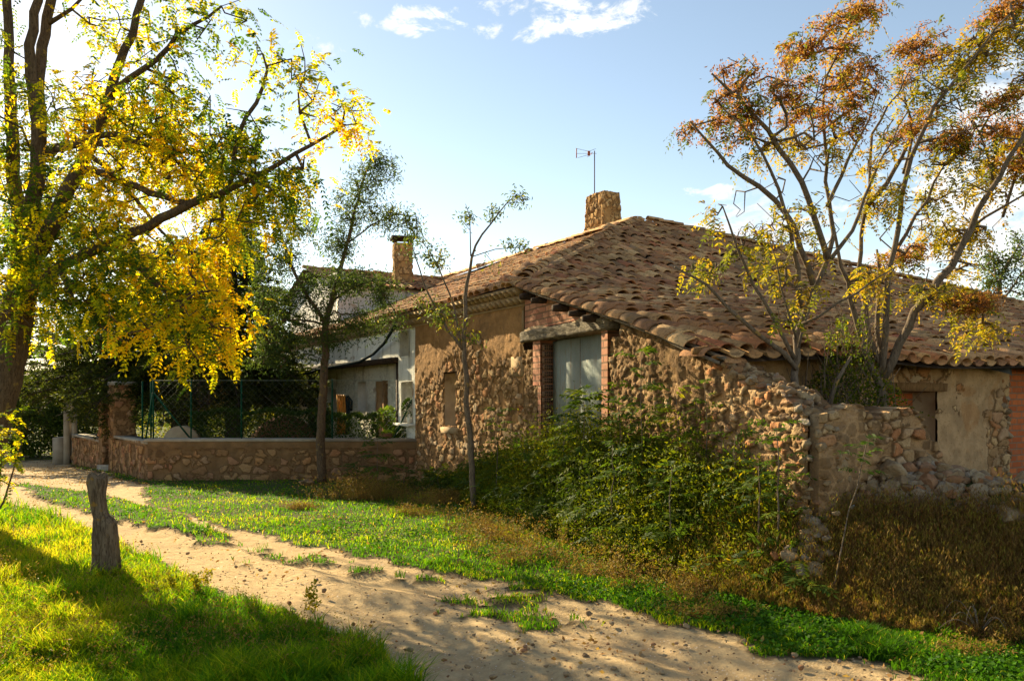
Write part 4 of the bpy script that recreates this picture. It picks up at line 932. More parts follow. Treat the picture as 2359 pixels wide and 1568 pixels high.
Qd = np.stack([i + j, i + j2, i + n + j2, i + n + j], -1).reshape(-1, 4); V = np.vstack([V.reshape(-1, 3), [[cx[-1], 0, H_[-1] * S_ - .012]]]); m_ = 90 * n
o = mesh('wooden_post', V, [Qd, np.array([[m_, m_ - n + a, m_ - n + (a + 1) % n] for a in range(n)])], M['post_wood'], smooth=False)
o.location = (pb_[0], pb_[1], float(gz(*pb_)) - .02); tag(o, 'weathered grey wooden stump post standing in the grass beside the track', 'post')

# ------------------------------------------------------------------ rusty frame at the right edge, slabs behind it
yF = 5.9; fr = thing('rusty_frame', P(2330, 1290, yF), 'rusty iron ladder frame leaning beside the rubble at the right edge', 'frame')
mb = MB(); mb.tube([P(2310, 1300, 5.8), P(2330, 1240, 5.95), P(2362, 1130, 6.3)], .022, 6); mb.tube([P(2430, 1250, 5.8), P(2480, 1130, 6.3)], .022, 6); mb.build('rail', M['rust'], fr)
for (a, b_) in (((2312, 1286), (2440, 1225)), ((2338, 1210), (2465, 1195)), ((2352, 1160), (2475, 1150))): MB().tube([P(*a, 5.9), P(*b_, 6.0)], .014, 6).build('rung', M['rust'], fr)
o = thing('stone_slab', P(2390, 1290, 6.3), 'pale cracked slabs stacked behind the rusty frame', 'slab')
for k, (v, dy) in enumerate(((1300, 0), (1245, .1), (1196, .2), (1160, .3))):
    mb = MB(); c = P(2400 - 6 * k, v, 6.25 + dy); mb.box(c, (.55, .22, .15), (1, .4), rough=.012); mb.build('layer', M['slate'], o)

# ------------------------------------------------------------------ small things around the house
p = P(890, 1010, 16.2); zc = .70
def lathe(prof_, n=20):
    V, Qd = [], []; th = np.linspace(0, 2 * np.pi, n, endpoint=False)
    for r_, z in prof_: V += [[r_ * math.cos(a), r_ * math.sin(a), z] for a in th]
    for i in range(len(prof_) - 1):
        for j in range(n): Qd.append([i * n + j, i * n + (j + 1) % n, (i + 1) * n + (j + 1) % n, (i + 1) * n + j])
    return np.array(V), Qd
pot = thing('flower_bowl', (p[0], 16.25, zc), 'round terracotta bowl of low plants on the garden wall near the house', 'plant pot')
V, Qd = lathe([(.0, 0), (.06, 0), (.09, .03), (.12, .08), (.13, .11), (.118, .11), (.1, .09), (0, .085)]); MB().add(V + [p[0], 16.25, zc], Qd, v=.5).build('bowl', M['terracotta'], pot)
V0 = np.array([p[0], 16.25, zc + .1])
#PART3
# ------------------------------------------------------------------ vegetation helpers
def unit(a): return a / (np.linalg.norm(a, axis=-1, keepdims=True) + 1e-9)
def frusta(mb, Pa, Pb, ra, rb, n=5, v=.5):
    Pa, Pb = np.asarray(Pa), np.asarray(Pb); ra, rb = np.broadcast_to(ra, len(Pa)), np.broadcast_to(rb, len(Pa))
    d = unit(Pb - Pa); ref = np.where(np.abs(d[:, 2:3]) < .8, np.array([[0, 0, 1.]]), np.array([[1., 0, 0]])); a = unit(np.cross(d, ref)); b = np.cross(d, a)
    th = np.linspace(0, 2 * np.pi, n, endpoint=False); ring = np.cos(th)[None, :, None] * a[:, None] + np.sin(th)[None, :, None] * b[:, None]
    V = np.stack([(Pa - d * ra[:, None] * .3)[:, None] + ring * ra[:, None, None], (Pb + d * rb[:, None] * .3)[:, None] + ring * rb[:, None, None]], 1).reshape(-1, 3)
    base = np.arange(len(Pa))[:, None] * 2 * n; j = np.arange(n)[None]; j2 = (j + 1) % n
    mb.add(V, np.stack([base + j, base + j2, base + n + j2, base + n + j], -1).reshape(-1, 4), v=v)
def leaves(mb, p, d, L, W, v, curl=.15):
    """single leaves: a bent pair of quads folded to a point"""
    p, d = np.asarray(p), unit(np.asarray(d)); k = len(p); L = np.broadcast_to(L, k)[:, None]; W = np.broadcast_to(W, k)[:, None]
    s = unit(np.cross(d, rng.normal(size=(k, 3)))); n = np.cross(s, d)
    V = np.stack([p, p + d * L * .5 + s * W / 2 + n * L * curl * .4, p + d * L - n * L * curl, p + d * L * .5 - s * W / 2 + n * L * curl * .4], 1)
    mb.add(V.reshape(-1, 3), np.arange(4 * k).reshape(-1, 4), v=np.broadcast_to(v, k))
def pinnate(mb, p, d, L, pairs, ll, lw, v, droop=.35, tipv=0.):
    """compound leaves with paired leaflets along a drooping stalk"""
    p, d = np.asarray(p, float), unit(np.asarray(d, float)); k = len(p); L = np.broadcast_to(L, k)[:, None]; ll = np.broadcast_to(ll, k)[:, None]; lw = np.broadcast_to(lw, k)[:, None]
    up = np.array([[0, 0, 1.]]); s = unit(np.cross(d, up) + rng.normal(0, .25, (k, 3))); Vs = []
    prev = p; vv = []
    for j in range(pairs + 1):
        t_ = .22 + .78 * j / pairs; q = p + d * L * t_ - up * L * droop * t_ * t_; dd = unit(d - up * 2 * droop * t_)
        n = unit(np.cross(s, dd)); sides = (1, -1) if j < pairs else (0,)
        Vs.append(np.stack([prev - s * .0015, prev + s * .0015, q + s * .001, q - s * .001], 1)); prev = q; vv.append(np.full(k, .35))
        for sg in sides:
            a = unit(s * sg + dd * .45 - up * rng.uniform(.0, .5, (k, 1)) + rng.normal(0, .12, (k, 3))) if sg else dd
            w_ = unit(np.cross(a, n + rng.normal(0, .35, (k, 3)))); l2 = ll * (1 - .35 * abs(t_ - .55)) * rng.uniform(.8, 1.1, (k, 1))
            Vs.append(np.stack([q, q + a * l2 * .45 + w_ * lw / 2, q + a * l2, q + a * l2 * .45 - w_ * lw / 2], 1)); vv.append(np.clip(v + rng.normal(0, .07, k) + tipv * t_, 0, 1))
    V = np.stack(Vs, 1).reshape(-1, 3); q_ = np.arange(len(V)).reshape(-1, 4); mb.add(V, q_, v=np.stack(vv, 1).ravel())
def resample(poly, rad, step=.18):
    poly = np.array(poly, float); seg = np.linalg.norm(np.diff(poly, axis=0), axis=1); c = np.r_[0, np.cumsum(seg)]; k = max(3, int(c[-1] / step) + 1); f = np.linspace(0, c[-1], k)
    pts = np.stack([np.interp(f, c, poly[:, a]) for a in range(3)], 1); r = np.interp(f, c, np.interp(np.linspace(0, 1, len(poly)), np.linspace(0, 1, len(rad)), rad))
    for _ in range(2): pts[1:-1] = .25 * pts[:-2] + .5 * pts[1:-1] + .25 * pts[2:]
    pts[1:-1] += rng.normal(0, .012, (k - 2, 3)) * min(1, step * 5)
    return pts, r
def grow(name, root, label, cat, limbs, blobs, bark, addleaf, group=None, tip_r=.0035, step=.2, maxr=.05, twist=.12, sides=12, lift=.1, leafmat=None, extra=None):
    """limbs: (list of (u,v,y), (r0,...,r1)); blobs: (u,v,ru,rv,y,ry,n). Twigs reach from the nearest branch to points spread in the blobs."""
    t = thing(name, root, label, cat, group); mb = MB(); nodes, par, lockr = [], [], []
    for pl, rd in limbs:
        pts, r = resample([P(*q) for q in pl], rd); mb.tube(pts, r, sides, v=.5); b0 = len(nodes)
        for i in range(len(pts)): nodes.append(pts[i]); par.append(b0 + i - 1 if i else -1)
    nm = len(nodes); att = []
    for bl in blobs:
        u, v, ru, rv, y, ry, n = bl[:7]; kind_ = bl[7] if len(bl) > 7 else 0; c = P(u, v, y); q = rng.normal(size=(n, 3)); q = unit(q) * rng.random((n, 1))**.42
        for a in q: att.append((*(c + a * np.array([ru / F * y, ry, rv / F * y])), kind_))
    att = np.array(att); kinds = att[:, 3]; att = att[:, :3]; main = np.array(nodes)
    dm = np.array([np.min(((main - a)**2).sum(1)) for a in att]); order = np.argsort(dm); N = np.zeros((nm + len(att) * 30, 3)); N[:nm] = main; cnt = nm; tips = []; par = list(par)
    for i in order:
        a = att[i]; df = N[:cnt] - a; d2 = np.sqrt((df**2).sum(1)) + .35 * np.maximum(0, df[:, 2]); j = int(np.argmin(d2)); q = N[j].copy(); L = np.linalg.norm(a - q); k = max(1, min(28, int(L / step)))
        side = rng.normal(0, 1, 3) * twist * L; side[2] = -abs(side[2]) * .5 - lift * L * .5; p_ = j
        for m_ in range(1, k + 1):
            f = m_ / k; pt = q + (a - q) * f + side * math.sin(math.pi * f) + (rng.normal(0, .02, 3) if m_ < k else 0)
            if cnt >= len(N): break
            N[cnt] = pt; par.append(p_); p_ = cnt; cnt += 1
        tips.append((p_, kinds[i]))
    w_ = np.zeros(cnt)
    for p_, _ in tips: w_[p_] += 1
    for i in range(cnt - 1, nm - 1, -1): w_[par[i]] += w_[i] if par[i] >= nm else 0
    idx = np.arange(nm, cnt); pr = np.array(par)[idx]; rr = np.minimum(maxr, tip_r * np.maximum(w_, 1)**.5); rp = np.where(pr >= nm, rr[pr], rr[idx] * 1.15)
    frusta(mb, N[pr], N[idx], rp, rr[idx], 5)
    mb.build('trunk', bark, t, smooth=True)
    tp = np.array([p_ for p_, _ in tips]); kd = np.array([k_ for _, k_ in tips]); pt = N[tp]; dr = unit(pt - N[np.array(par)[tp]])
    # leaves also sit a little way back along the twigs
    p2 = np.array([par[p_] for p_ in tp]); P2_ = N[p2]; 
    lm = addleaf(np.vstack([pt, (pt + P2_) / 2, P2_]), np.vstack([dr, dr, dr]), np.concatenate([kd, kd, kd]))
    for nm_, (m_, mt) in lm.items():
        if m_.n: m_.build(nm_, mt, t)
    return t
def sphere_dirs(n): return unit(rng.normal(size=(n, 3)))

# ------------------------------------------------------------------ big acacia on the left
def acacia_leaf(p, d, k):
    mb = MB(); n = 2; p = np.repeat(p, n, 0) + rng.normal(0, .13, (len(p) * n, 3)); d = np.repeat(d, n, 0); dd = unit(d * .5 + sphere_dirs(len(p)) * .9 + [0, 0, -.15])
    cl = fbm(p[:, 0] * 1.1 + 3, p[:, 2] * 1.3 + p[:, 1] * .7, 5); low = np.clip((3.4 - p[:, 2]) / 3, 0, 1)
    v = np.clip(rng.normal(.40, .24, len(p)) + (cl - .5) * 1.3 + .10 * low, 0, 1); K = rng.random(len(p)) < .82
    pinnate(mb, p[K], dd[K], rng.uniform(.14, .25, K.sum()), 6, rng.uniform(.045, .066, K.sum()), .026, v[K], .55); return {'foliage': (mb, M['acacia'])}
root = P(-40, 1060, 9.2); root[2] = float(gz(root[0], root[1])) - .05
ac_limbs = [
    ([(-62, 1235, 9.2), (-52, 1080, 9.2), (-20, 960, 9.2), (10, 870, 9.2), (28, 780, 9.2), (42, 700, 9.2), (55, 630, 9.2)], (.26, .22, .2, .18, .16)),
    ([(42, 700, 9.2), (48, 560, 9.3), (34, 400, 9.5), (22, 250, 9.6), (18, 100, 9.7), (12, -120, 9.8)], (.10, .07, .045)),
    ([(50, 680, 9.2), (74, 500, 9.1), (94, 350, 9.0), (78, 230, 9.0), (64, 130, 9.0), (86, 20, 9.0), (100, -110, 9.0)], (.10, .065, .04)),
    ([(52, 650, 9.2), (118, 520, 8.9), (160, 440, 8.8), (185, 380, 8.7), (225, 310, 8.6), (250, 220, 8.5), (280, 145, 8.5), (320, 30, 8.4), (350, -80, 8.4)], (.10, .08, .065, .045, .03)),
    ([(92, 330, 9.0), (86, 190, 9.2), (104, 70, 9.3), (132, -60, 9.3)], (.07, .06, .05)), ([(104, 60, 9.3), (150, 30, 9.2), (195, -10, 9.2)], (.03, .015)),
    ([(46, 690, 9.2), (140, 610, 8.8), (250, 565, 8.5), (330, 525, 8.3), (385, 503, 8.2), (440, 470, 8.1), (500, 447, 8.0), (560, 424, 8.0), (610, 400, 8.0), (680, 350, 7.9), (740, 322, 7.9), (790, 290, 7.9)], (.065, .052, .04, .024, .012)),
    ([(185, 380, 8.7), (285, 420, 8.5), (340, 440, 8.3), (400, 465, 8.2), (440, 470, 8.1)], (.04, .035, .03)),
    ([(250, 220, 8.5), (330, 165, 8.3), (390, 110, 8.3), (440, 50, 8.2), (510, 15, 8.2)], (.035, .025, .012)),
    ([(125, 345, 9.0), (190, 335, 8.8), (238, 300, 8.6), (330, 335, 8.4), (420, 350, 8.3)], (.035, .035, .018)),
    ([(528, 436, 8.0), (535, 325, 8.0), (598, 228, 7.9), (630, 175, 7.9), (605, 125, 7.9)], (.025, .02, .01)),
    ([(260, 562, 8.5), (320, 620, 8.3), (400, 690, 8.1), (450, 760, 8.0)], (.035, .025, .012)), ([(140, 610, 8.8), (160, 680, 8.5), (220, 740, 8.3), (290, 790, 8.2)], (.03, .02, .012)),
    ([(94, 350, 9.0), (180, 330, 10.2), (300, 330, 11.4), (430, 380, 12.2), (540, 430, 12.8)], (.06, .045, .02)), ([(180, 330, 10.2), (280, 420, 11.2), (360, 520, 12.0), (430, 600, 12.4)], (.04, .03, .012))]
ac_blobs = [(60, 330, 100, 130, 9.3, 1.1, 60), (60, 520, 90, 110, 9.2, 1.1, 70), (50, 640, 80, 60, 9.1, .9, 40), (190, 240, 110, 90, 8.9, .9, 45), (310, 250, 90, 80, 8.5, .9, 45), (420, 290, 110, 90, 8.3, .9, 75), (300, 380, 110, 80, 8.5, .9, 60), (470, 380, 110, 80, 8.2, .9, 70),
            (560, 330, 80, 70, 8.0, .7, 38), (610, 440, 90, 55, 8.0, .7, 50), (700, 410, 60, 50, 7.9, .6, 24), (600, 128, 38, 30, 7.9, .3, 9), (700, 150, 60, 28, 7.9, .4, 13), (800, 250, 55, 45, 7.9, .4, 22), (710, 225, 45, 55, 7.9, .5, 14), (440, 80, 80, 60, 8.3, .6, 22),
            (530, 15, 50, 25, 8.2, .4, 8), (300, 60, 60, 70, 8.4, .6, 18), (380, 170, 60, 50, 8.3, .6, 22), (50, 160, 70, 90, 9.2, .9, 20), (170, 30, 70, 40, 9.2, .8, 10), (150, 600, 130, 90, 8.8, .9, 75), (290, 620, 100, 80, 8.4, .8, 55), (410, 610, 90, 60, 8.2, .7, 42), (470, 680, 80, 55, 8.1, .7, 45),
            (500, 750, 70, 45, 8.0, .6, 34), (360, 730, 90, 70, 8.1, .7, 48), (450, 820, 60, 40, 8.0, .5, 18), (210, 700, 80, 60, 8.4, .7, 38), (60, 740, 50, 60, 9.0, .7, 18), (130, 440, 90, 60, 8.9, .9, 36), (520, 540, 80, 50, 8.1, .7, 26), (240, 500, 100, 60, 8.5, .8, 36), (640, 520, 60, 40, 8.0, .5, 12), (250, 300, 150, 120, 11.4, 1.0, 70), (420, 400, 110, 100, 12.2, 1.0, 80), (540, 440, 80, 60, 12.6, .8, 40), (360, 590, 110, 80, 12.0, 1.0, 60), (480, 560, 80, 60, 12.3, .9, 36), (180, 480, 120, 100, 11, 1, 50), (-120, 300, 160, 300, 9.3, 1.5, 120), (120, -120, 400, 120, 9.0, 1.2, 90)]
ac_blobs = [(*b[:6], int(b[6] * (.95 if b[0] < 330 and b[1] > 450 else .66))) for b in ac_blobs]
grow('acacia_tree', root, 'large leaning acacia with golden and green feathery leaves at the left edge of the photo', 'tree', ac_limbs, ac_blobs, M['bark'], acacia_leaf, tip_r=.0038)
# low yellow shoot at the left edge
def shoot_leaf(L, pairs, ll, lw, mt, vm, n=2, droop=.4, spread=.8):
    def f(p, d, k):
        mb = MB(); p = np.repeat(p, n, 0) + rng.normal(0, .02, (len(p) * n, 3)); d = np.repeat(d, n, 0); dd = unit(d * .6 + sphere_dirs(len(p)) * spread)
        pinnate(mb, p, dd, rng.uniform(.7, 1.2, len(p)) * L, pairs, ll, lw, np.clip(rng.normal(vm, .2, len(p)), 0, 1), droop); return {'foliage': (mb, mt)}
    return f
q = P(-5, 1180, 6.9); q[2] = 0
grow('acacia_shoot', q, 'small shoot of bright yellow feathery leaves growing beside the track at the left edge', 'young tree', [([(-30, 1330, 6.9), (-5, 1180, 6.8), (25, 1090, 6.7), (50, 1020, 6.7)], (.012, .004))],
     [(25, 975, 30, 26, 6.7, .15, 5), (40, 1050, 28, 24, 6.7, .15, 4), (5, 1100, 28, 24, 6.8, .15, 4), (-30, 1020, 40, 60, 6.8, .3, 8)], M['bark'], shoot_leaf(.13, 5, .04, .017, M['acacia'], .45), tip_r=.002)

# ------------------------------------------------------------------ slender tree by the garden wall
def small_leaf(mt, n, L, W, vm, sd=.22, sp=.10, hang=.5):
    def f(p, d, k):
        mb = MB(); m_ = len(p) * n; p = np.repeat(p, n, 0) + rng.normal(0, sp, (m_, 3)); d = np.repeat(d, n, 0)
        cl = fbm(p[:, 0] * 2, p[:, 2] * 2 + p[:, 1], 8) - .5
        leaves(mb, p, d * .3 + sphere_dirs(m_) * .8 + [0, 0, -hang], rng.uniform(.7, 1.25, m_) * L, W, np.clip(rng.normal(vm, sd, m_) + cl, 0, 1)); return {'foliage': (mb, mt)}
    return f
yT = 15.5; q = P(742, 1108, yT); q[2] = float(gz(q[0], yT))
grow('slender_tree', q, 'slender young tree with fine drooping foliage standing in front of the garden wall', 'tree',
     [([(742, 1112, yT), (737, 1000, yT), (745, 880, yT), (750, 800, yT), (748, 742, yT), (762, 700, yT), (778, 640, yT), (800, 560, yT), (814, 500, yT), (834, 420, yT), (856, 362, yT)], (.095, .08, .065, .045, .03, .015)),
      ([(748, 745, yT), (714, 690, yT - .1), (682, 640, yT - .2), (660, 580, yT - .2), (644, 520, yT - .2), (602, 470, yT - .3)], (.045, .03, .012)), ([(764, 695, yT), (820, 655, yT), (880, 640, yT), (920, 660, yT)], (.025, .015, .008)),
      ([(749, 750, yT), (700, 735, yT - .2), (650, 730, yT - .3), (610, 770, yT - .4)], (.025, .015, .008)), ([(800, 560, yT), (850, 520, yT), (910, 490, yT), (960, 500, yT)], (.018, .012, .006))],
     [(855, 395, 62, 50, yT, .5, 50), (820, 480, 80, 50, yT, .6, 50), (780, 560, 60, 50, yT, .6, 38), (900, 500, 60, 35, yT, .5, 30), (680, 520, 55, 60, yT - .2, .6, 40), (650, 600, 60, 50, yT - .2, .6, 38), (700, 680, 90, 50, yT, .8, 62), (800, 650, 90, 35, yT, .8, 65), (880, 680, 50, 40, yT, .6, 32),
      (650, 760, 80, 50, yT - .2, .7, 50), (620, 825, 60, 40, yT - .3, .6, 24), (800, 750, 80, 45, yT, .7, 40), (570, 590, 50, 50, yT - .2, .5, 24), (945, 525, 35, 30, yT, .4, 12), (880, 740, 45, 35, yT, .5, 18), (740, 800, 60, 30, yT - .2, .5, 16), (610, 690, 60, 40, yT - .3, .5, 26)],
     M['bark'], small_leaf(M['olive_leaf'], 11, .085, .022, .38), tip_r=.0035, maxr=.03)
# sapling in front of the farmhouse facade
yS = 11.0; q = P(1088, 1060, yS); q[2] = 0
grow('sapling', q, 'thin nearly leafless sapling standing in front of the stone facade', 'tree',
     [([(1092, 1165, yS), (1084, 1030, yS), (1076, 930, yS), (1070, 850, yS), (1066, 805, yS), (1071, 720, yS), (1075, 640, yS), (1086, 590, yS), (1110, 540, yS), (1142, 490, yS), (1190, 448, yS)], (.045, .036, .028, .016, .006)),
      ([(1066, 805, yS), (1038, 765, yS), (1008, 722, yS), (985, 680, yS), (965, 620, yS), (948, 560, yS)], (.022, .015, .006)), ([(1084, 590, yS), (1082, 530, yS), (1072, 470, yS)], (.01, .004)), ([(1060, 800, yS), (1056, 740, yS), (1035, 670, yS), (1010, 610, yS), (975, 560, yS)], (.018, .012, .005)),
      ([(1085, 592, yS), (1130, 575, yS), (1170, 565, yS), (1205, 570, yS)], (.008, .004))],
     [(1190, 456, 28, 16, yS, .15, 12), (1135, 485, 25, 20, yS, .15, 10), (1187, 562, 34, 10, yS, .15, 12), (1008, 590, 42, 28, yS, .3, 26), (1075, 500, 22, 22, yS, .15, 10), (956, 565, 25, 35, yS, .2, 12), (1005, 725, 40, 24, yS, .2, 16), (985, 690, 30, 20, yS, .2, 8), (1055, 750, 30, 24, yS, .2, 8), (1100, 780, 26, 16, yS, .2, 5), (1130, 610, 20, 10, yS, .1, 2)],
     M['bark_pale'], small_leaf(M['olive_leaf'], 4, .065, .02, .6, .25, .05), tip_r=.0028, maxr=.015)

# ------------------------------------------------------------------ trees of heaven in the ruined room
def heaven_leaf(p, d, k):
    mb = MB(); sb = MB(); n = 2; pp = np.repeat(p, n, 0) + rng.normal(0, .05, (len(p) * n, 3)); kk = np.repeat(k, n); dd = unit(np.repeat(d, n, 0) * .5 + sphere_dirs(len(pp)) * .8 + [0, 0, -.1]); K = rng.random(len(pp)) < np.where(kk == 3, .04, 1) * np.where(kk == 1, .16, np.where(kk == 2, .34, .3))
    v = np.clip(rng.normal(.42, .18, len(pp)) + (fbm(pp[:, 0] * 1.5, pp[:, 2] * 1.5, 9) - .5) * .8 + np.where(kk == 2, .18, 0), 0, .8); v = np.where(kk == 2, np.minimum(v, .68), v)
    pinnate(mb, pp[K], dd[K], rng.uniform(.10, .2, K.sum()), 5, rng.uniform(.045, .06, K.sum()), .019, v[K], .55)
    S = (k == 1) & (rng.random(len(p)) < .5); c = np.repeat(p[S], 24, 0); m_ = len(c); off = rng.normal(0, 1, (m_, 3)) * [.05, .05, .024]
    leaves(sb, c + off, sphere_dirs(m_) + [0, 0, -.4], rng.uniform(.025, .042, m_), .014, np.clip(np.repeat(rng.normal(.5, .25, S.sum()), 24) + rng.normal(0, .15, m_), 0, 1)); return {'foliage': (mb, M['ailanthus']), 'seed_cluster': (sb, M['seed'])}
def z5(pts, y, dy=0): return [(1489 + a * .5, b * .5, y + dy * i / max(1, len(pts) - 1)) for i, (a, b) in enumerate(pts)]
def b5(L, y): return [(1489 + a * .5, b * .5, ra_ * .5, rb * .5, y + (random.random() - .5) * .8, .45, int(n * .9), k) for (a, b, ra_, rb, n, k) in L]
yH = 7.4
l1 = [(z5([(690, 1900), (690, 1780), (672, 1640), (700, 1500), (765, 1330), (850, 1200), (872, 1050), (832, 950), (820, 700), (832, 560), (790, 420), (862, 250), (930, 150), (965, 60)], yH, .3), (.036, .033, .026, .02, .014, .01, .006)),
      (z5([(835, 1190), (740, 900), (640, 700), (520, 560), (430, 470), (340, 380), (300, 340)], yH, -.5), (.03, .02, .008)),
      (z5([(770, 1320), (680, 1050), (620, 960), (550, 850), (430, 820), (330, 750), (280, 650), (200, 560)], yH, -.4), (.03, .022, .008)),
      (z5([(720, 1420), (680, 1150), (640, 960), (560, 740), (480, 600), (350, 500)], yH, -.6), (.025, .015, .006)),
      (z5([(690, 1700), (560, 1560), (420, 1500), (370, 1400), (250, 1280), (130, 1230)], yH, -.6), (.025, .018, .007)), (z5([(680, 1650), (600, 1480), (520, 1380), (440, 1200), (390, 1070), (350, 950)], yH, -.4), (.022, .015, .006)),
      (z5([(832, 950), (900, 800), (960, 650), (1030, 560), (1060, 420)], yH, .4), (.02, .013, .006)), (z5([(850, 1190), (960, 1060), (1020, 850), (1100, 700), (1200, 520)], yH, .5), (.022, .014, .006)),
      (z5([(700, 1500), (850, 1420), (1000, 1330), (1150, 1230)], yH, -.3), (.016, .01, .005)), (z5([(690, 1560), (640, 1400), (610, 1250), (570, 1120)], yH, -.3), (.012, .008, .004)), (z5([(700, 1600), (760, 1450), (770, 1300), (775, 1120)], yH, .1), (.014, .01, .004))]
B1 = b5([(960, 70, 120, 40, 30, 1), (870, 85, 60, 20, 12, 1), (920, 220, 90, 40, 24, 1), (720, 215, 110, 40, 30, 1), (660, 240, 60, 40, 12, 2), (980, 330, 90, 35, 22, 1), (880, 375, 80, 30, 18, 1), (650, 430, 100, 24, 26, 1), (700, 510, 100, 40, 30, 1), (450, 500, 90, 24, 26, 1), (340, 475, 55, 30, 16, 1),
         (440, 380, 55, 30, 12, 1), (370, 325, 50, 26, 12, 1), (215, 590, 40, 30, 10, 1), (310, 600, 45, 30, 12, 1), (440, 620, 70, 35, 20, 1), (530, 690, 60, 40, 18, 2), (620, 340, 60, 20, 10, 1), (700, 640, 80, 50, 20, 2), (800, 540, 70, 30, 14, 1), (980, 440, 90, 40, 20, 1), (960, 580, 80, 40, 18, 1), (890, 690, 60, 40, 10, 2),
         (1050, 760, 60, 60, 12, 2), (720, 950, 50, 30, 12, 2), (640, 1080, 90, 60, 26, 2), (560, 1240, 100, 50, 26, 2), (240, 1250, 90, 40, 26, 2), (700, 1330, 80, 60, 14, 2), (330, 980, 60, 30, 10, 2), (450, 1120, 80, 50, 14, 2), (560, 1010, 60, 50, 8, 2), (800, 1150, 60, 60, 8, 2), (640, 1440, 60, 40, 8, 2)], yH)
B1 += b5([(700, 560, 380, 330, 60, 3), (820, 700, 200, 400, 60, 3), (600, 1000, 220, 250, 40, 3)], yH)
q = P(1834, 1050, yH); q[2] = float(gz(q[0], q[1]))
grow('tree_of_heaven', q, 'many stemmed thin tree with brown seed bunches rising behind the broken wall corner', 'tree', l1, B1, M['bark_pale'], heaven_leaf, step=.13, group= 'seeding trees inside the ruined room', tip_r=.0027, maxr=.014, twist=.14, sides=9)
yI = 8.1
l2 = [(z5([(1085, 2000), (1085, 1850), (1060, 1700), (970, 1560), (965, 1400), (900, 1260), (862, 1060), (850, 980)], yI, -.2), (.05, .036, .028, .018, .008)),
      (z5([(1085, 1700), (1010, 1560), (1010, 1400), (962, 1250), (1000, 1050), (1030, 800), (1042, 550), (1150, 450), (1200, 340), (1270, 250)], yI, .3), (.03, .025, .018, .01, .005)),
      (z5([(1085, 1720), (1092, 1560), (1100, 1350), (1150, 1100), (1182, 800), (1280, 600), (1340, 450), (1480, 330), (1580, 160), (1680, 60)], yI, -.5), (.034, .028, .022, .015, .006)),
      (z5([(1090, 1740), (1180, 1570), (1280, 1350), (1430, 1205), (1480, 1080), (1502, 1000), (1600, 850), (1700, 700), (1745, 600), (1800, 450)], yI, -.8), (.045, .038, .032, .022, .01)),
      (z5([(1150, 1150), (1250, 980), (1330, 830), (1372, 760)], yI), (.02, .014, .007)), (z5([(1480, 1060), (1650, 930), (1760, 885)], yI, -.3), (.016, .008)), (z5([(1010, 950), (1100, 850), (1180, 700), (1280, 560), (1350, 430)], yI, .4), (.028, .02, .008)),
      (z5([(1290, 1340), (1400, 1400), (1500, 1440)], yI, -.4), (.014, .006)), (z5([(1600, 850), (1560, 700), (1500, 560)], yI, .2), (.016, .007)), (z5([(1182, 800), (1240, 620), (1190, 480), (1180, 400)], yI, .2), (.016, .007)), (z5([(1640, 1000), (1737, 700), (1760, 500), (1745, 420)], yI, -.2), (.016, .01)),
      (z5([(1090, 1700), (1040, 1500), (1080, 1330), (1060, 1150)], yI, .3), (.03, .022, .012))]
B2 = b5([(1250, 190, 100, 35, 32, 1), (1290, 265, 90, 30, 22, 1), (1620, 60, 110, 50, 46, 1), (1680, 160, 90, 60, 34, 2), (1560, 200, 110, 50, 40, 2), (1450, 270, 90, 60, 34, 2), (1500, 300, 110, 40, 26, 2), (1400, 400, 90, 60, 34, 2), (1700, 400, 70, 60, 30, 1), (1650, 600, 140, 50, 56, 1), (1450, 640, 140, 40, 56, 1), (1400, 720, 120, 60, 36, 2), (1210, 590, 80, 50, 28, 1),
         (1190, 370, 60, 50, 16, 1), (1250, 400, 60, 60, 16, 2), (1090, 680, 50, 60, 12, 2), (1110, 890, 80, 40, 30, 2), (1080, 960, 70, 60, 20, 2), (1380, 880, 90, 60, 30, 2), (1330, 1060, 140, 60, 46, 2), (1180, 1180, 110, 50, 40, 1), (1480, 1080, 100, 60, 44, 2), (1360, 1320, 110, 50, 34, 2), (1500, 1390, 110, 60, 50, 1), (1540, 1500, 70, 50, 32, 2), (1450, 1240, 100, 50, 20, 2),
         (1700, 760, 60, 60, 26, 1), (1590, 780, 80, 60, 30, 2), (1030, 1270, 80, 60, 22, 2), (1560, 500, 90, 40, 20, 1), (1300, 560, 70, 60, 20, 2), (1660, 700, 90, 50, 30, 2), (1560, 930, 80, 50, 14, 2), (1110, 1400, 60, 60, 10, 2), (1800, 300, 100, 200, 50, 2), (1800, 700, 90, 150, 40, 1)], yI)
B2 += b5([(1350, 600, 300, 400, 85, 3), (1250, 1050, 250, 250, 40, 3)], yI)
q = P(2031, 1050, yI); q[2] = float(gz(q[0], q[1]))
grow('tree_of_heaven', q, 'stouter forked tree with green and rust coloured leaves at the right', 'tree', l2, B2, M['bark_pale'], heaven_leaf, step=.13, group= 'seeding trees inside the ruined room', tip_r=.0028, maxr=.016, twist=.14, sides=10)
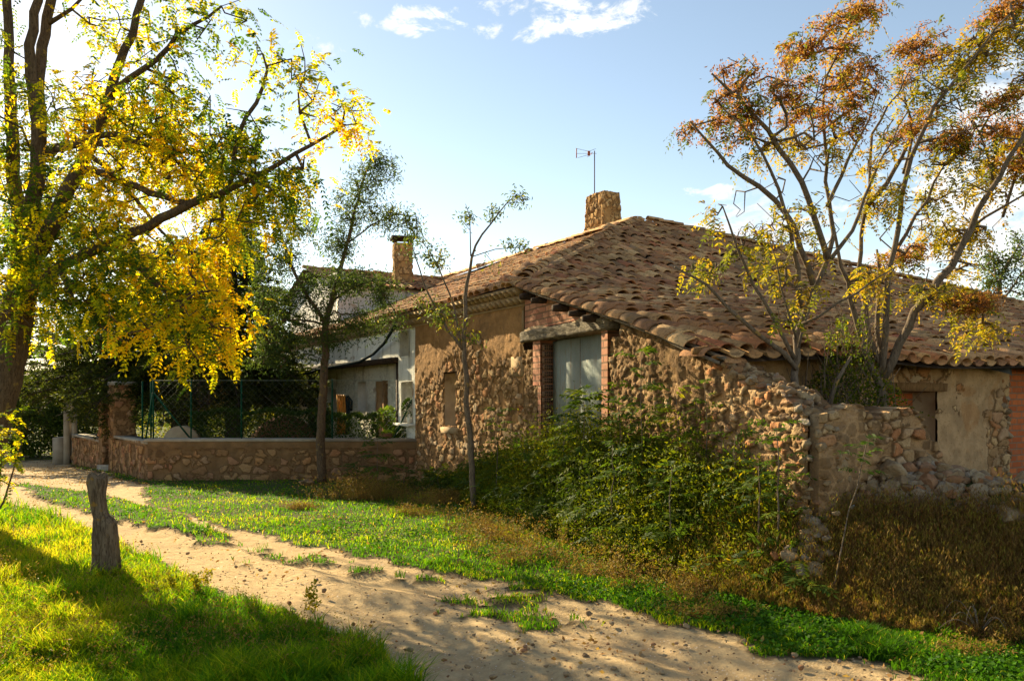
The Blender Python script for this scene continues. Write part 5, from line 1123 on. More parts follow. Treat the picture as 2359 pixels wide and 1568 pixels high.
# ivy and tangled stems at the foot of the trees
iv = thing('ivy_thicket', (*P(1950, 900, 8.0)[:2], .9), 'dark tangle of ivy and dead stems clinging to the trunks in the ruined room', 'bush')
mb = MB(); sb = MB(); n = 5200
uu = rng.normal(1950, 62, n); vv2 = 960 - (230 * rng.random(n)**1.1) * np.exp(-((uu - 1960) / 95)**2) * (.45 + fbm(uu / 18, uu * 0, 5)); yy = 8.1 + rng.normal(0, .25, n); p = np.stack([(uu - UC) / F * yy, yy, CH + (HZ - vv2) / F * yy], 1)
leaves(mb, p, sphere_dirs(n) + [0, 0, -.3], rng.uniform(.02, .05, n), .02, np.clip(rng.normal(.3, .25, n), 0, 1)); mb.build('foliage', M['shrub_leaf'], iv)
k = 260; a = p[:k].copy(); frusta(sb, a - [0, 0, .25], a + rng.normal(0, .15, (k, 3)) + [0, 0, .12], .004, .003, 4); sb.build('stem', M['bark_pale'], iv)
sb = MB(); sb.tube([P(1905, 950, 7.6), P(1925, 880, 7.6), P(1960, 820, 7.55)], [.028, .022, .012], 8); sb.build('dead_branch', M['bark_pale'], iv)

# background trees behind the roof
q = P(2310, 760, 27.0)
grow('distant_tree', (q[0], 27, -.4), 'small sparse tree poking above the roof at the far right edge', 'tree', [([(2308, 1000, 27), (2306, 700, 27), (2300, 640, 27), (2325, 600, 27), (2352, 555, 27)], (.08, .05, .02)), ([(2306, 700, 27), (2290, 620, 27), (2285, 570, 27)], (.04, .015)), ([(2306, 700, 27), (2345, 640, 27), (2375, 600, 27)], (.04, .015))],
     [(2300, 610, 50, 50, 27, .8, 50), (2350, 570, 40, 40, 27, .8, 40), (2370, 650, 40, 40, 27, .8, 26), (2280, 660, 30, 30, 27, .6, 16)], M['bark_pale'], small_leaf(M['olive_leaf'], 6, .13, .05, .35, .2, .12), tip_r=.009)
q = P(1750, 760, 34.0)
grow('distant_tree', (q[0], 34, -.4), 'bare twiggy treetop showing just above the roof ridge behind the many stemmed tree', 'tree', [([(1750, 950, 34), (1752, 700, 34), (1755, 600, 34), (1750, 530, 34)], (.2, .1, .02)), ([(1752, 680, 34), (1700, 600, 34), (1690, 560, 34)], (.06, .02)), ([(1752, 680, 34), (1800, 610, 34), (1820, 570, 34)], (.06, .02))],
     [(1750, 545, 60, 40, 34, 1.5, 150), (1700, 570, 40, 30, 34, 1.2, 70), (1800, 575, 40, 30, 34, 1.2, 70)], M['bark_pale'], small_leaf(M['seed'], 1, .08, .03, .35, .2, .1), tip_r=.008)

# ------------------------------------------------------------------ conifers and garden greenery
def cedar(x, y, H, Rm, label, n=64, seed=1, z0=1.5, side=None, tuft=1.0):
    g = float(gz(x, y)); t = thing('cedar_tree', (x, y, g), label, 'tree', 'conifers in the garden'); mb = MB()
    zs = np.linspace(g - .1, g + H, 12); tp = np.stack([x + .05 * np.sin(zs * 2), y + 0 * zs, zs], 1); mb.tube(tp, np.linspace(.26, .03, 12), 12)
    nb = MB(); Pt, Dt = [], []
    for i in range(n):
        f = (i / n)**1.15; z = g + z0 + (H - z0 - .1) * f; a = i * 2.399 + rng.normal(0, .3); L = Rm * (1 - f)**.75 * rng.uniform(.7, 1.1) + .25; d = np.array([math.cos(a), math.sin(a), 0])
        m_ = 9; fr_ = np.linspace(0, 1, m_)[:, None]; droop = .16 + .14 * (1 - f)
        pts = np.array([x, y, z]) + d * L * fr_ + np.array([0, 0, 1]) * L * (.16 * fr_ - droop * 1.5 * fr_**2); pts[1:] += rng.normal(0, .03, (m_ - 1, 3)); mb.tube(pts, np.linspace(.012 + .012 * L, .005, m_), 6, cap=False)
        sd_ = np.array([-d[1], d[0], 0])
        for k in range(int(7 + 5 * L)):
            ff = rng.uniform(.18, 1); b = pts[0] + (pts[-1] - pts[0]) * 0; b = np.array([np.interp(ff, np.linspace(0, 1, m_), pts[:, c]) for c in range(3)]); sg = rng.choice([-1, 1]); l2 = L * .38 * (1.15 - ff) * rng.uniform(.6, 1.2) + .12
            dd = unit(sd_ * sg * 1.0 + d * rng.uniform(.4, .9) + np.array([0, 0, rng.uniform(-.35, .05)])); e_ = b + dd * l2 - np.array([0, 0, .12 * l2]); frusta(mb, b[None], e_[None], .006, .003, 4)
            q_ = max(3, int(l2 / .055)); fq = rng.uniform(.05, 1, q_)[:, None]; Pt.append(b + (e_ - b) * fq + rng.normal(0, .02, (q_, 3))); Dt.append(np.repeat(dd[None], q_, 0))
    mb.build('trunk', M['bark_dark'], t); Pt, Dt = np.vstack(Pt), np.vstack(Dt); r_ = int(4 * tuft); Pt = np.repeat(Pt, r_, 0); Dt = np.repeat(Dt, r_, 0); m_ = len(Pt)
    leaves(nb, Pt + rng.normal(0, .025, (m_, 3)), Dt * .8 + sphere_dirs(m_) * .7 + [0, 0, .15], rng.uniform(.07, .13, m_), .028, np.clip(rng.normal(.45, .25, m_), 0, 1)); nb.build('foliage', M['needle'], t); return t
cedar(P(410, 0, 21)[0], 21.0, 6.2, 3.2, 'broad dark cedar with a thick trunk and drooping layered branches behind the garden fence', 110, z0=2.1, tuft=1.5)
cedar(P(235, 0, 21)[0], 21.8, 5.2, 3.6, 'lower spreading conifer hanging its branches over the gate pillars', 64, z0=2.0)
cedar(P(535, 0, 19.3)[0], 19.3, 6.5, 2.3, 'narrow dark conifer between the broad cedar and the slender tree', 130, z0=1.9, tuft=1.8)
cedar(P(45, 0, 28)[0], 28.0, 7.0, 3.8, 'farthest conifer, left of the gate behind the leaning acacia', 56, z0=1.6)
def bush(name, c, size, n, L, W, mt, label, cat='bush', group=None, vm=.45, shell=.5, kind=None, box=False, core=False, stem=False, parts=True):
    c = np.array(c, float); size = np.array(size, float)
    if box:
        q = rng.uniform(-1, 1, (n, 3)); ax = rng.integers(0, 3, n); sgn = rng.choice([-1, 1], n); K = rng.random(n) < .75; q[np.arange(n)[K], ax[K]] = sgn[K] * (1 - .08 * rng.random(K.sum())); q[:, 2] = q[:, 2] + .06 * np.sin(q[:, 0] * 9)
    else: q = unit(rng.normal(size=(n, 3))) * (shell + (1 - shell) * rng.random((n, 1)))**.6; q *= (1 + .45 * (fbm(q[:, 0] * 2 + c[0], q[:, 2] * 2 + q[:, 1], 4) - .5))[:, None]
    mb = MB(); leaves(mb, c + q * size, q + sphere_dirs(n) * .8, rng.uniform(.7, 1.2, n) * L, W, np.clip(rng.normal(vm, .22, n) + .5 * (fbm(q[:, 0] * 3 + c[1], q[:, 2] * 3, 6) - .5), 0, 1))
    if kind: return tag(mb.build(name, mt), kind=kind, label=label)
    t = thing(name, (c[0], c[1], c[2] - size[2]), label, cat, group); mb.build('foliage', mt, t)
    sb = MB(); m_ = 14; a = rng.uniform(-.5, .5, (m_, 3)) * size; a[:, 2] = -size[2]; b = unit(rng.normal(size=(m_, 3))) * size * .6; frusta(sb, c + a * .5 + [0, 0, 0] * 1, c + b, .012 * max(1, size[2]), .006, 4)
    sb.build('branches', M['bark_dark'], t); return t
xl, xr = P(450, 0, 17.3)[0], P(860, 0, 17.3)[0]; xm = P(745, 0, 17.3)[0]
bush('hedge', ((xl + xm) / 2, 17.4, .42), ((xm - xl) / 2, .42, .84), 26000, .05, .03, M['hedge'], 'long clipped dark green hedge behind the garden fence', 'hedge', 'clipped hedges behind the fence', .4, box=True)
bush('hedge', ((xm + xr) / 2 + .05, 17.3, .36), ((xr - xm) / 2, .42, .80), 12000, .05, .03, M['hedge'], 'shorter clipped hedge section right of the slender tree', 'hedge', 'clipped hedges behind the fence', .5, box=True)
bush('shrub', P(925, 996, 16.8), (.30, .25, .18), 1500, .06, .035, M['fresh_bush'], 'bright green rounded shrub just behind the garden wall near the house', vm=.5)
bush('shrub', P(893, 962, 17.2), (.22, .25, .26), 500, .07, .035, M['fresh_bush'], 'loose leafy twigs at the right end of the clipped hedge', vm=.3)
bush('shrub', P(55, 960, 25.5), (1.3, 1.2, 1.3), 7000, .11, .06, M['hedge'], 'dense dark laurel shrub at the bend of the track', vm=.6)
bush('shrub', P(205, 960, 26), (1.0, .8, 1.1), 5000, .1, .05, M['hedge'], 'dark shrub behind the concrete gate posts', vm=.35)
bush('thicket', P(300, 950, 27), (4.2, 1.5, 1.9), 15000, .13, .05, M['olive_leaf'], 'yellow green thicket seen through the garden fence', kind='stuff', vm=.75)
bush('thicket', P(560, 925, 25.5), (2.4, 1.2, 1.9), 11000, .12, .05, M['olive_leaf'], 'yellow green thicket seen through the garden fence', kind='stuff', vm=.75)
bush('far_wood', (-22, 62, .9), (26, 4, 3.4), 30000, .4, .25, M['olive_leaf'], 'distant belt of trees beyond the garden', kind='stuff', vm=.4)
bush('far_wood', (45, 90, 1.5), (50, 4, 4), 16000, .7, .4, M['olive_leaf'], 'distant belt of trees behind the farmhouse', kind='stuff', vm=.4)
# bowl plants, window plant, orange slatted chairs, dome, millstone
mb = MB(); n = 260; q = sphere_dirs(n) * [.11, .11, .05]; leaves(mb, V0 + q, q + [0, 0, .05], .04, .02, rng.random(n)); mb.build('foliage', M['fresh_bush'], pot)
pp = C0 + A * (w1[0] + .2) + AN * -.02; wp = thing('potted_plant', (*pp, 1.01), 'dark leafy plant in a white pot on the window sill of the white house', 'plant pot')
V, Qd = lathe([(0, 0), (.06, 0), (.085, .2), (.075, .2), (0, .18)]); MB().add(V + [*pp, 1.01], Qd, v=.5).build('pot', M['white_plaster'], wp)
mb = MB(); n = 260; q = sphere_dirs(n) * [.12, .12, .14]; leaves(mb, np.array([*pp, 1.34]) + q, q + [0, 0, .05], .09, .03, rng.random(n) * .5); mb.build('foliage', M['hedge'], wp)
yc = 18.6; t = thing('stacked_chairs', (P(790, 0, yc)[0], yc, -.3), 'stack of orange curved chair backs rising over the clipped hedge', 'chairs')
for k in range(6):
    mb = MB(); u0 = 777 + k * 5; pts = [P(u0 + 2 * math.sin(a * 3.14), 1000 - 90 * a, yc + .04 * k) for a in np.linspace(0, 1, 6)] + [P(u0 + 5 + 3 * k * .2, 916 + (k - 2)**2 * .8, yc + .2), P(u0 + 7, 945, yc + .3)]
    mb.tube(pts, .028, 6); mb.build('chair_back', M['orange_slat'] if k < 4 else M['hose_black'], t)
pD = P(655, 940, 22.5); V, Qd = lathe([(1.05, 0), (1.02, .4), (.9, .8), (.62, 1.1), (.3, 1.28), (.0, 1.34)], 28)
o = MB().add(V * [1, .8, 1], Qd, v=.5).build('clay_oven', M['terracotta'], smooth=True); o.location = (pD[0], 22.5, -.3); tag(o, 'large rounded reddish clay dome behind the hedge left of the porch', 'oven')
mb = MB(); th = np.linspace(0, np.pi, 24); V = [[r_ * math.cos(a), y_, r_ * math.sin(a)] for y_ in (0, .3) for r_ in (.02, .36) for a in th]; n = 24
Qd = [[i + n, i + n + 1, i + 1, i] for i in range(n - 1)] + [[2 * n + i, 2 * n + i + 1, 3 * n + i + 1, 3 * n + i] for i in range(n - 1)] + [[n + i, 3 * n + i, 3 * n + i + 1, n + i + 1] for i in range(n - 1)]
pM = P(418, 1010, 16.9); o = mb.add(V, Qd, v=.5).build('millstone', M['old_plaster']); o.location = (pM[0], 16.8, .58); tag(o, 'half round stone disc standing on edge just behind the garden wall', 'stone')
bush('bird_nest_vine', P(470, 905, 17.3), (.5, .3, .5), 300, .1, .01, M['dry_weed'], 'dead grey vine tangled on the fence near the cedar trunk', vm=.5)

# ------------------------------------------------------------------ undergrowth
LA = {}
def inpoly(n, poly):
    poly = np.array(poly); lo, hi = poly.min(0), poly.max(0); out = np.zeros((0, 2))
    while len(out) < n:
        q = rng.uniform(lo, hi, (n * 2, 2)); out = np.vstack([out, q[sdist(q[:, 0], q[:, 1], poly) < 0]])
    return out[:n]
def weeds(mb_s, mb_l, xy, h, leafL, leafW, per, v0, lean=.25, stem=.0025, spread=.10, hang=0., start=.25, wind=(0, 0)):
    k = len(xy); z = gz(xy[:, 0], xy[:, 1]); b = np.concatenate([xy, z[:, None] - .02], 1); d = rng.normal(0, lean, (k, 2)) + wind; h = np.broadcast_to(h, k); prev = b; segs = 4
    for s in range(1, segs + 1):
        f = s / segs; q = b + np.concatenate([d * (h * f**1.6)[:, None], (h * f * (1 - .12 * f))[:, None]], 1) + rng.normal(0, .008, (k, 3)); frusta(mb_s, prev, q, stem * (1.2 - f), stem * (1.05 - f), 3, v=np.repeat(np.clip(v0 + .05, 0, 1), 3)); prev = q
    f = rng.uniform(start, 1.02, (k, per)); q = b[:, None] + np.concatenate([(d * h[:, None])[:, None] * (f**1.6)[..., None], (h[:, None] * f * (1 - .12 * f))[..., None]], 2); m_ = k * per
    q = q.reshape(-1, 3) + rng.normal(0, 1, (m_, 3)) * spread * np.repeat(h, per)[:, None] * [1, 1, .5]; fl = f.ravel()
    leaves(mb_l, q, sphere_dirs(m_) + [0, 0, .35 - hang], rng.uniform(.6, 1.3, m_) * leafL, leafW, np.clip(np.repeat(v0, per) + rng.normal(0, .12, m_), 0, 1))
g2 = lambda *a: [G(*q) for q in a]
lineB = [C0 + B * .6 + BN * .05, C0 + B * 3 + BN * .05, C0 + B * tE + BN * .05, K0 + BN * .05]
frontU = g2((985, 1125), (1110, 1180), (1250, 1235), (1400, 1300), (1570, 1350), (1760, 1395), (1880, 1415))
polyU = frontU + [K0 + BN * .02] + lineB[::-1][1:] + [C0 + A * 2.2 + AN * .1, C0 + A * 3.6 + AN * .1]
xy = inpoly(10000, polyU); dw = -((xy - C0) @ (-BN)); dwall = np.abs((xy - C0) @ BN); along = (xy - C0) @ B
hmax = np.interp(along, [-3, 0, 1.2, 2.5, 4, 5.2, 6.5], [.66, 1.0, 1.2, 1.42, 1.36, 1.22, .72]); dfront = np.clip(-sdist(xy[:, 0], xy[:, 1], frontU + [frontU[-1] + [30, 30], frontU[0] + [-30, 30]]), 0, 9)
h = hmax * (.22 + .78 * sst(dfront, .0, 1.0)) * (.35 + .85 * rng.random(len(xy))**.8) * (.75 + .5 * fbm(xy[:, 0] * 2.5, xy[:, 1] * 2.5, 47)); pat = fbm(xy[:, 0] * 1.3, xy[:, 1] * 1.3, 41)
v0 = np.clip(.30 + 1.3 * (pat - .5) + rng.normal(0, .12, len(xy)) + .12 * sst(along, 1, 4), 0, 1)
sb, lb = MB(), MB(); tall = rng.random(len(xy)) < .8
weeds(sb, lb, xy[tall], h[tall], .04, .015, 32, v0[tall], .16, .003, .085)
weeds(sb, lb, xy[~tall], h[~tall] * .8, .07, .032, 22, v0[~tall] * .8, .2, .003, .12)
q_ = xy[rng.random(len(xy)) < .07]; hq = np.interp((q_ - C0) @ B, [-3, 0, 1.2, 2.5, 4, 5.2, 6.5], [.5, .85, 1.0, 1.2, 1.2, 1.1, .7]) * rng.uniform(.35, 1.0, len(q_)); hq *= .35 + .65 * sst(np.clip(-sdist(q_[:, 0], q_[:, 1], frontU + [frontU[-1] + [30, 30], frontU[0] + [-30, 30]]), 0, 9), 0, .6)
fp = np.concatenate([q_, (gz(q_[:, 0], q_[:, 1]) + hq)[:, None]], 1); fd = sphere_dirs(len(fp)) * [1, 1, .5] + [0, 0, .45]; fb = MB(); pinnate(fb, fp, fd, rng.uniform(.2, .34, len(fp)), 8, .07, .021, np.clip(rng.normal(.35, .2, len(fp)), 0, 1), .45)
frusta(sb, np.concatenate([q_, (gz(q_[:, 0], q_[:, 1]))[:, None]], 1), fp, .006, .003, 4)
ug = tag(lb.build('undergrowth', M['shrub_leaf']), kind='stuff', label='tall green undergrowth in front of the farmhouse side wall'); sb.build('stems', M['shrub_leaf'], ug); fb.build('fronds', M['fern_leaf'], ug)
# dry weeds
frontD = g2((1500, 1330), (1620, 1370), (1760, 1402), (1900, 1432), (2100, 1462), (2400, 1502), (2560, 1520))
backD = [p + np.array([.62, .95]) * (.85 if i > 2 else .75) for i, p in enumerate(frontD)]
xy = inpoly(7600, frontD + backD[::-1]); out = sdist(xy[:, 0], xy[:, 1], [K0 + BN * .04, C0 + BN * .04, C0 + [9, 9], K0 + E * 1.7, K0]) > .03; xy = xy[out]
df = np.abs(sdist(xy[:, 0], xy[:, 1], frontD + [frontD[-1] + [30, 30], frontD[0] + [0, 30]])); uapp = UC + F * xy[:, 0] / xy[:, 1]
h = (.16 + .36 * sst(df, 0, .5)) * np.interp(uapp, [1300, 1700, 2100, 2358], [1.1, 1.0, .66, .72]) * (.4 + .8 * fbm(xy[:, 0] * 3, xy[:, 1] * 3, 61)) * rng.uniform(.5, 1.15, len(xy)) * (1 - .55 * sst(df, .9, 1.5))
pat = fbm(xy[:, 0] * 1.5, xy[:, 1] * 1.5, 43); v0 = np.clip(.42 + .9 * (pat - .5) + rng.normal(0, .15, len(xy)), 0, 1); green = rng.random(len(xy)) < np.interp(uapp, [1500, 1800, 2200], [.85, .6, .25]); v0 = np.where(green, .85, v0 * .85)
sb, lb = MB(), MB(); weeds(sb, lb, xy, h * 1.15, .036, .0048, 22, v0, .26, .0034, .07, hang=-1.3, wind=(.2, 0)); 
dwd = tag(lb.build('dry_weeds', M['dry_weed']), kind='stuff', label='band of dry brown weeds below the rubble'); sb.build('stems', M['dry_weed'], dwd)
# low brown patch and verge tufts
sb, lb = MB(), MB()
for (u, v, ru, rv, n, hh_) in ((850, 1150, .8, .5, 700, .46), (690, 1172, .25, .15, 140, .16), (1010, 1160, .5, .4, 300, .28), (1120, 1225, .35, .25, 160, .28), (950, 1185, .4, .2, 140, .18), (1180, 1295, .2, .2, 80, .25), (1090, 1270, .12, .12, 30, .3), (1640, 1420, .4, .15, 160, .12), (1400, 1330, .4, .2, 160, .18), (2250, 1510, .3, .12, 70, .14)):
    c = G(u, v); q = c + rng.normal(0, .5, (n, 2)) * [ru, rv]; weeds(sb, lb, q, hh_ * rng.uniform(.3, 1.15, n), .03, .0065, 12, np.clip(rng.normal(.5, .2, n), 0, .8), .35, .002, .14)
for k in range(70):
    u_, v_ = rng.uniform(1020, 1620), 0; v_ = np.interp(u_, [1020, 1300, 1620], [1215, 1290, 1395]) + rng.normal(0, 14); c = G(u_, v_); n = int(rng.integers(3, 12)); weeds(sb, lb, c + rng.normal(0, .06, (n, 2)), rng.uniform(.12, .42) * rng.uniform(.6, 1.1, n), .03, .008, 14, np.clip(rng.normal(.55, .25, n), 0, 1), .28, .0026, .09)
lw_ = tag(lb.build('brown_tufts', M['dry_weed']), kind='stuff', label='low brown tufts of dead weeds along the verge'); sb.build('stems', M['dry_weed'], lw_)
# seedlings of the trees of heaven: each a plant of its own
def shoot(u, y, vtop, label, n=14, L=.34, pairs=9, spread=.0, vm=.35, dx=0, mt='fern_leaf', rad=.011, tipv=.0, start=.45):
    x = (u - UC) / F * y; g = float(gz(x, y)); zt_ = CH + (HZ - vtop) / F * y; H = zt_ - g; t = thing('leafy_shoot', (x, y, g), label, 'plant', 'leafy shoots in the undergrowth'); sb = MB(); lb = MB()
    xe = x + dx / F * y; f = np.linspace(0, 1, 8)[:, None]; pts = np.array([x, y, g]) * (1 - f) + np.array([xe, y, zt_ - L * .25]) * f + rng.normal(0, .01, (8, 3)); sb.tube(pts, np.linspace(rad, .003, 8), 6); sb.build('stem', M['bark_pale'], t)
    n = int(n * 1.5); ff = start + (1 - start) * np.sort(rng.random(n)); q = np.stack([np.interp(ff, f[:, 0], pts[:, c]) for c in range(3)], 1); a = np.arange(n) * 2.4 + rng.normal(0, .3, n); upz = .25 + .9 * (ff - .5)
    pinnate(lb, q, np.stack([np.cos(a), np.sin(a), upz], 1), L * rng.uniform(.75, 1.15, n), pairs, L * .28, L * .08, np.clip(rng.normal(vm, .15, n), 0, 1), .38, tipv); lb.build('foliage', M[mt], t)
shoot(1342, 9.0, 880, 'tall fern like shoot standing in front of the grey barn door', 16, .42, 10, vm=.4)
shoot(1300, 9.4, 950, 'shorter fern like shoot left of the one before the barn door', 11, .34, 9, vm=.3)
shoot(1478, 8.1, 795, 'tallest leafy shoot, right of the barn door against the stone wall', 22, .34, 9, vm=.45, start=.3)
shoot(1425, 8.4, 905, 'leafy shoot right beside the right jamb of the barn door', 14, .32, 9, vm=.4)
shoot(1560, 7.8, 900, 'yellowing leafy shoot before the middle of the rubble side wall', 16, .3, 8, vm=.7)
shoot(1625, 7.4, 870, 'slim reddish shoot left of the broken wall top', 16, .26, 8, vm=.55, start=.35)
shoot(1690, 6.9, 985, 'green shoot below the sloping top of the ruined wall', 13, .26, 8, vm=.35)
shoot(1790, 6.2, 965, 'shoot with drooping leaves in front of the ruined wall corner', 13, .24, 8, vm=.35, start=.5)
shoot(1748, 6.35, 1040, 'low dark shoot at the foot of the ruined wall', 10, .22, 7, vm=.25)
shoot(1905, 5.75, 1000, 'thin leaning shoot in front of the broken cross wall', 6, .22, 8, vm=.3, dx=95, rad=.006, start=.75)
shoot(1145, 10.9, 925, 'thin shoot with a yellow tip near the farmhouse corner quoins', 10, .26, 8, vm=.5, start=.6)
shoot(1208, 10.5, 990, 'small shoot beneath the farmhouse corner', 9, .26, 8, vm=.35)
shoot(870, 14.7, 1000, 'low spreading green shoot in front of the garden wall', 14, .4, 9, vm=.35, start=.3)
shoot(820, 14.6, 1060, 'bushy dark shoot beside the slender tree', 14, .36, 9, vm=.15, start=.1)
shoot(930, 14.2, 1065, 'bushy dark shoot near the right end of the garden wall', 14, .36, 9, vm=.15, start=.1)
shoot(1010, 13.2, 1080, 'dark leafy clump below the niche window', 14, .34, 9, vm=.2, start=.1)
shoot(1545, 7.0, 1060, 'green leafy shoot in the middle of the undergrowth', 14, .24, 8, vm=.3, start=.3)
shoot(1410, 7.8, 1010, 'leafy shoot deep in the undergrowth below the barn door', 14, .26, 8, vm=.3, start=.3)

# ------------------------------------------------------------------ grass
def screen_pts(n, u0, u1, v0, v1, pw_=1.0):
    u = rng.uniform(u0, u1, n); v = v0 + (v1 - v0) * rng.random(n)**pw_; y = CH * F / (v - HZ); x = (u - UC) / F * y
    z = gz(x, y); y2 = (CH - np.minimum(z, .3)) * F / (v - HZ); return np.stack([(u - UC) / F * y2, y2], 1)
def field_ok(xy): 
    q = (xy[:, 0] - 2.03) * .6 + (xy[:, 1] - 5.88) * .8
    inB = ((xy - C0) @ BN < .02) & ((xy - C0) @ A < 4.3) & ((xy - C0) @ E > -.9)
    return ~inB & ~((q > .35) & (xy[:, 0] > 1.7)) & ~((xy[:, 1] > 16.0) & (xy[:, 0] > -7.6) & (xy[:, 0] < 3))
def blades(mb, xy, h, w_, v, lean=.5):
    k = len(xy); b = np.concatenate([xy, (gz(xy[:, 0], xy[:, 1]) - .004)[:, None]], 1); a = rng.uniform(0, 6.28, k); s = np.stack([np.cos(a), np.sin(a), 0 * a], 1); l = np.concatenate([rng.normal(0, lean, (k, 2)), np.zeros((k, 1))], 1); H = np.broadcast_to(h, k)[:, None]; W = np.broadcast_to(w_, k)[:, None]
    m_ = b + l * H * .3 + [0, 0, .6] * H; t_ = b + l * H + [0, 0, .95] * H
    V = np.stack([b - s * W / 2, b + s * W / 2, m_ + s * W * .4, m_ - s * W * .4, t_], 1).reshape(-1, 3); i = np.arange(k)[:, None] * 5
    mb.add(V, i + [[0, 1, 2, 3]], v=v); mb.n -= 0; mb.T.append((i + [[3, 2, 4]]) + mb.n - 5 * k); mb.t.append(np.asarray(v))
mb = MB()
xy = screen_pts(330000, -250, 2650, 1035, 1640, .85); xy = xy[(xy[:, 1] < 34) & field_ok(xy)]; g = grassy(xy[:, 0], xy[:, 1]); keep = rng.random(len(xy)) < sst(g, .35, .8); xy = xy[keep]
left = sdist(xy[:, 0], xy[:, 1], [G(-900, 1080), G(0, 1142), G(300, 1240), G(600, 1365), G(960, 1530), G(1030, 2600), G(-900, 2600)]) < 0
lenf = fbm(xy[:, 0] * 1.2, xy[:, 1] * 1.2, 51); dist = xy[:, 1]
h = np.where(left, .035 + .075 * lenf, .018 + .03 * lenf) * rng.uniform(.5, 1.4, len(xy)) * (1 + 1.1 * sst(fbm(xy[:, 0] * 3.1, xy[:, 1] * 3.1, 57), .6, .72)); wd = .0035 + .00075 * dist
v = np.clip(np.where(left, .60, .36) + 1.1 * (fbm(xy[:, 0] * .9 + 7, xy[:, 1] * .9, 52) - .5) + rng.normal(0, .16, len(xy)), 0, .93); v = np.where(rng.random(len(xy)) < .03, rng.uniform(.9, 1, len(xy)), v)  # left bank blades yellower: the sunlit hue is put into their colour
blades(mb, xy, h, wd, v); gr = tag(mb.build('grass', M['grass']), kind='stuff', label='short green grass on both sides of the track')
# low broad leaved ground cover on the far verge and in the near left corner
mb = MB(); xy = screen_pts(120000, -100, 2600, 1090, 1600, .9); xy = xy[field_ok(xy) & (xy[:, 1] < 17)]; g = grassy(xy[:, 0], xy[:, 1]); pat = fbm(xy[:, 0] * 1.1 + 2, xy[:, 1] * 1.1, 55); pl_ = sdist(xy[:, 0], xy[:, 1], PATH); lf_ = sdist(xy[:, 0], xy[:, 1], [G(-900, 1080), G(0, 1142), G(300, 1240), G(600, 1365), G(960, 1530), G(1030, 2600), G(-900, 2600)]) < 0
keep = (g > .75) & (rng.random(len(xy)) < sst(pat, .42, .6)) & (~lf_ | (xy[:, 1] < 5.2)); xy = xy[keep]; k = len(xy); z = gz(xy[:, 0], xy[:, 1]) + rng.uniform(.008, .05, k); d = np.concatenate([rng.normal(0, 1, (k, 2)), rng.normal(.1, .25, (k, 1))], 1)
leaves(mb, np.concatenate([xy, z[:, None]], 1), d, rng.uniform(.018, .038, k), .024, np.clip(rng.normal(.45, .25, k), 0, 1)); tag(mb.build('ground_cover', M['clover']), kind='stuff', label='low broad leaved ground cover among the grass')
# wiry weeds on the near bank
sb, lb = MB(), MB(); xy = screen_pts(1100, -150, 1000, 1120, 1560); ok = (grassy(xy[:, 0], xy[:, 1]) > .8) & (sdist(xy[:, 0], xy[:, 1], [G(-900, 1080), G(0, 1142), G(300, 1240), G(600, 1365), G(960, 1530), G(1030, 2600), G(-900, 2600)]) < -.05); xy = xy[ok & (xy[:, 1] > 4.2)]
weeds(sb, lb, xy, rng.uniform(.10, .30, len(xy)), .02, .009, 14, np.clip(rng.normal(.65, .2, len(xy)), 0, 1), .3, .0016, .09)
q = tag(lb.build('bank_weeds', M['dry_weed']), kind='stuff', label='wiry reddish weeds scattered over the near grass bank'); sb.build('stems', M['dry_weed'], q)
def tuft(u, v, H, label, n=5, per=26, vm=.6, leafL=.03, mt='shrub_leaf', lean=.15, name='tall_weed'):
    c = G(u, v); t = thing(name, (*c, float(gz(*c))), label, 'weed'); sb, lb = MB(), MB(); xy = c + rng.normal(0, .012, (n, 2)); weeds(sb, lb, xy, H * rng.uniform(.65, 1, n), leafL, leafL * .42, per, np.clip(rng.normal(vm, .15, n), 0, 1), lean, .0025, .06)
    sb.build('stem', M[mt], t); lb.build('foliage', M[mt], t)
tuft(722, 1420, .34, 'single tall leafy weed at the grass edge in the middle of the near bank', 3, 44, .8, .038)
tuft(450, 1372, .26, 'branching green weed between the post and the track', 7, 30, .6)
tuft(262, 1338, .12, 'grass clump hugging the right side of the stump post', 12, 14, .6)
tuft(222, 1340, .10, 'grass clump hugging the left side of the stump post', 12, 14, .7)
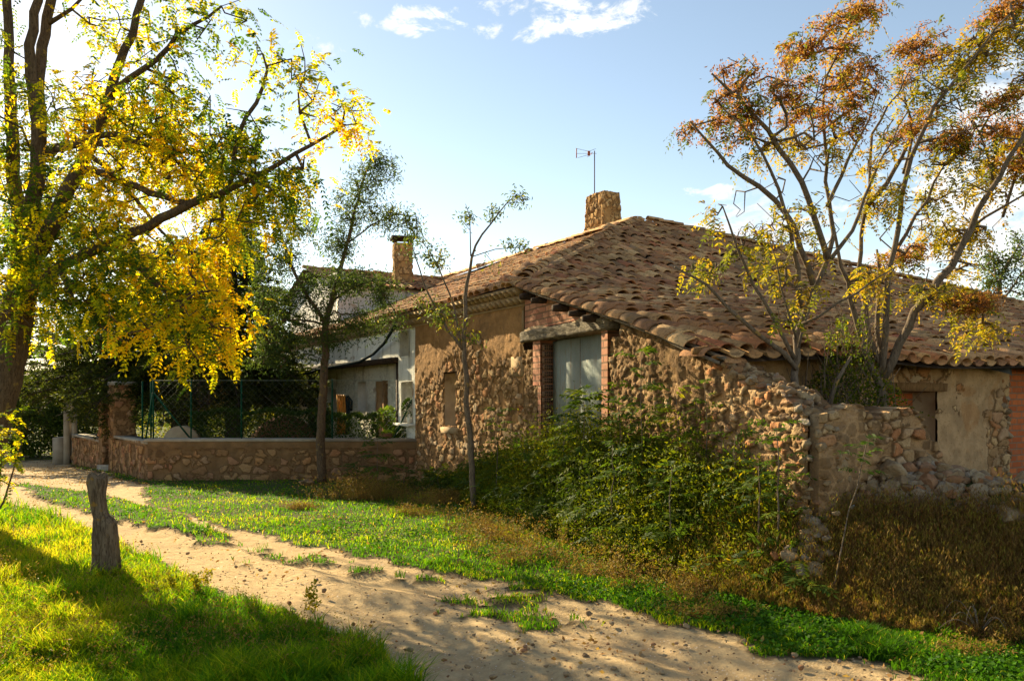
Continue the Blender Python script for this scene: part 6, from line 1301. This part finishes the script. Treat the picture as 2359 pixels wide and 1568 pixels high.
tuft(395, 1360, .22, 'smaller branching weed just right of the stump post', 5, 26, .75)
tuft(475, 1345, .20, 'thin weed right of the branching weed at the track edge', 4, 26, .8)
# bleached arching stems near the right corner
c = G(2255, 1478); t = thing('dead_weed', (*c, float(gz(*c))), 'bleached straw coloured weed with arching bare stems in the grass at lower right', 'weed'); mb = MB()
for k in range(9):
    a = rng.uniform(0, 6.28); L = rng.uniform(.16, .34); hh_ = rng.uniform(.10, .24); f = np.linspace(0, 1, 9); mb.tube(np.stack([c[0] + math.cos(a) * L * f, c[1] + math.sin(a) * L * f * .6, float(gz(*c)) + hh_ * np.sin(f * 2.6)], 1), np.linspace(.003, .0012, 9), 5)
mb.build('stem', M['orange_slat'] if 0 else M['grey_board'], t)
# litter, pebbles
mb = MB(); parts_ = []
for (n, u0, u1, v0_, v1_) in ((2600, -100, 420, 1045, 1115), (1400, -100, 900, 1100, 1400), (2600, 500, 2450, 1180, 1600)):
    q = screen_pts(n, u0, u1, v0_, v1_); parts_.append(q)
xy = np.vstack(parts_); xy = xy[field_ok(xy)]; xy = xy[(xy[:, 1] > 11) | (rng.random(len(xy)) < .75 * sst(fbm(xy[:, 0] * 1.4, xy[:, 1] * 1.4, 66) + .35 * grassy(xy[:, 0], xy[:, 1]), .48, .75))]; k = len(xy); d = np.concatenate([rng.normal(0, 1, (k, 2)), rng.normal(0, .25, (k, 1))], 1)
leaves(mb, np.concatenate([xy, (gz(xy[:, 0], xy[:, 1]) + rng.uniform(.006, .03, k))[:, None]], 1), d, rng.uniform(.025, .05, k), .022, rng.random(k)); tag(mb.build('fallen_leaves', M['litter']), kind='stuff', label='fallen leaves scattered over track and verge')
mb = MB(); xy = screen_pts(2300, 0, 2450, 1100, 1600, .7); xy = xy[field_ok(xy)]
for i, p in enumerate(xy):
    s = rng.uniform(.004, .014) if i % 12 else rng.uniform(.015, .035); rock(mb, [*p, float(gz(*p)) + s * .2], s, i, 1, flat_=.6)
tag(mb.build('pebbles', M['rock']), kind='stuff', label='small pebbles and grit on the track')
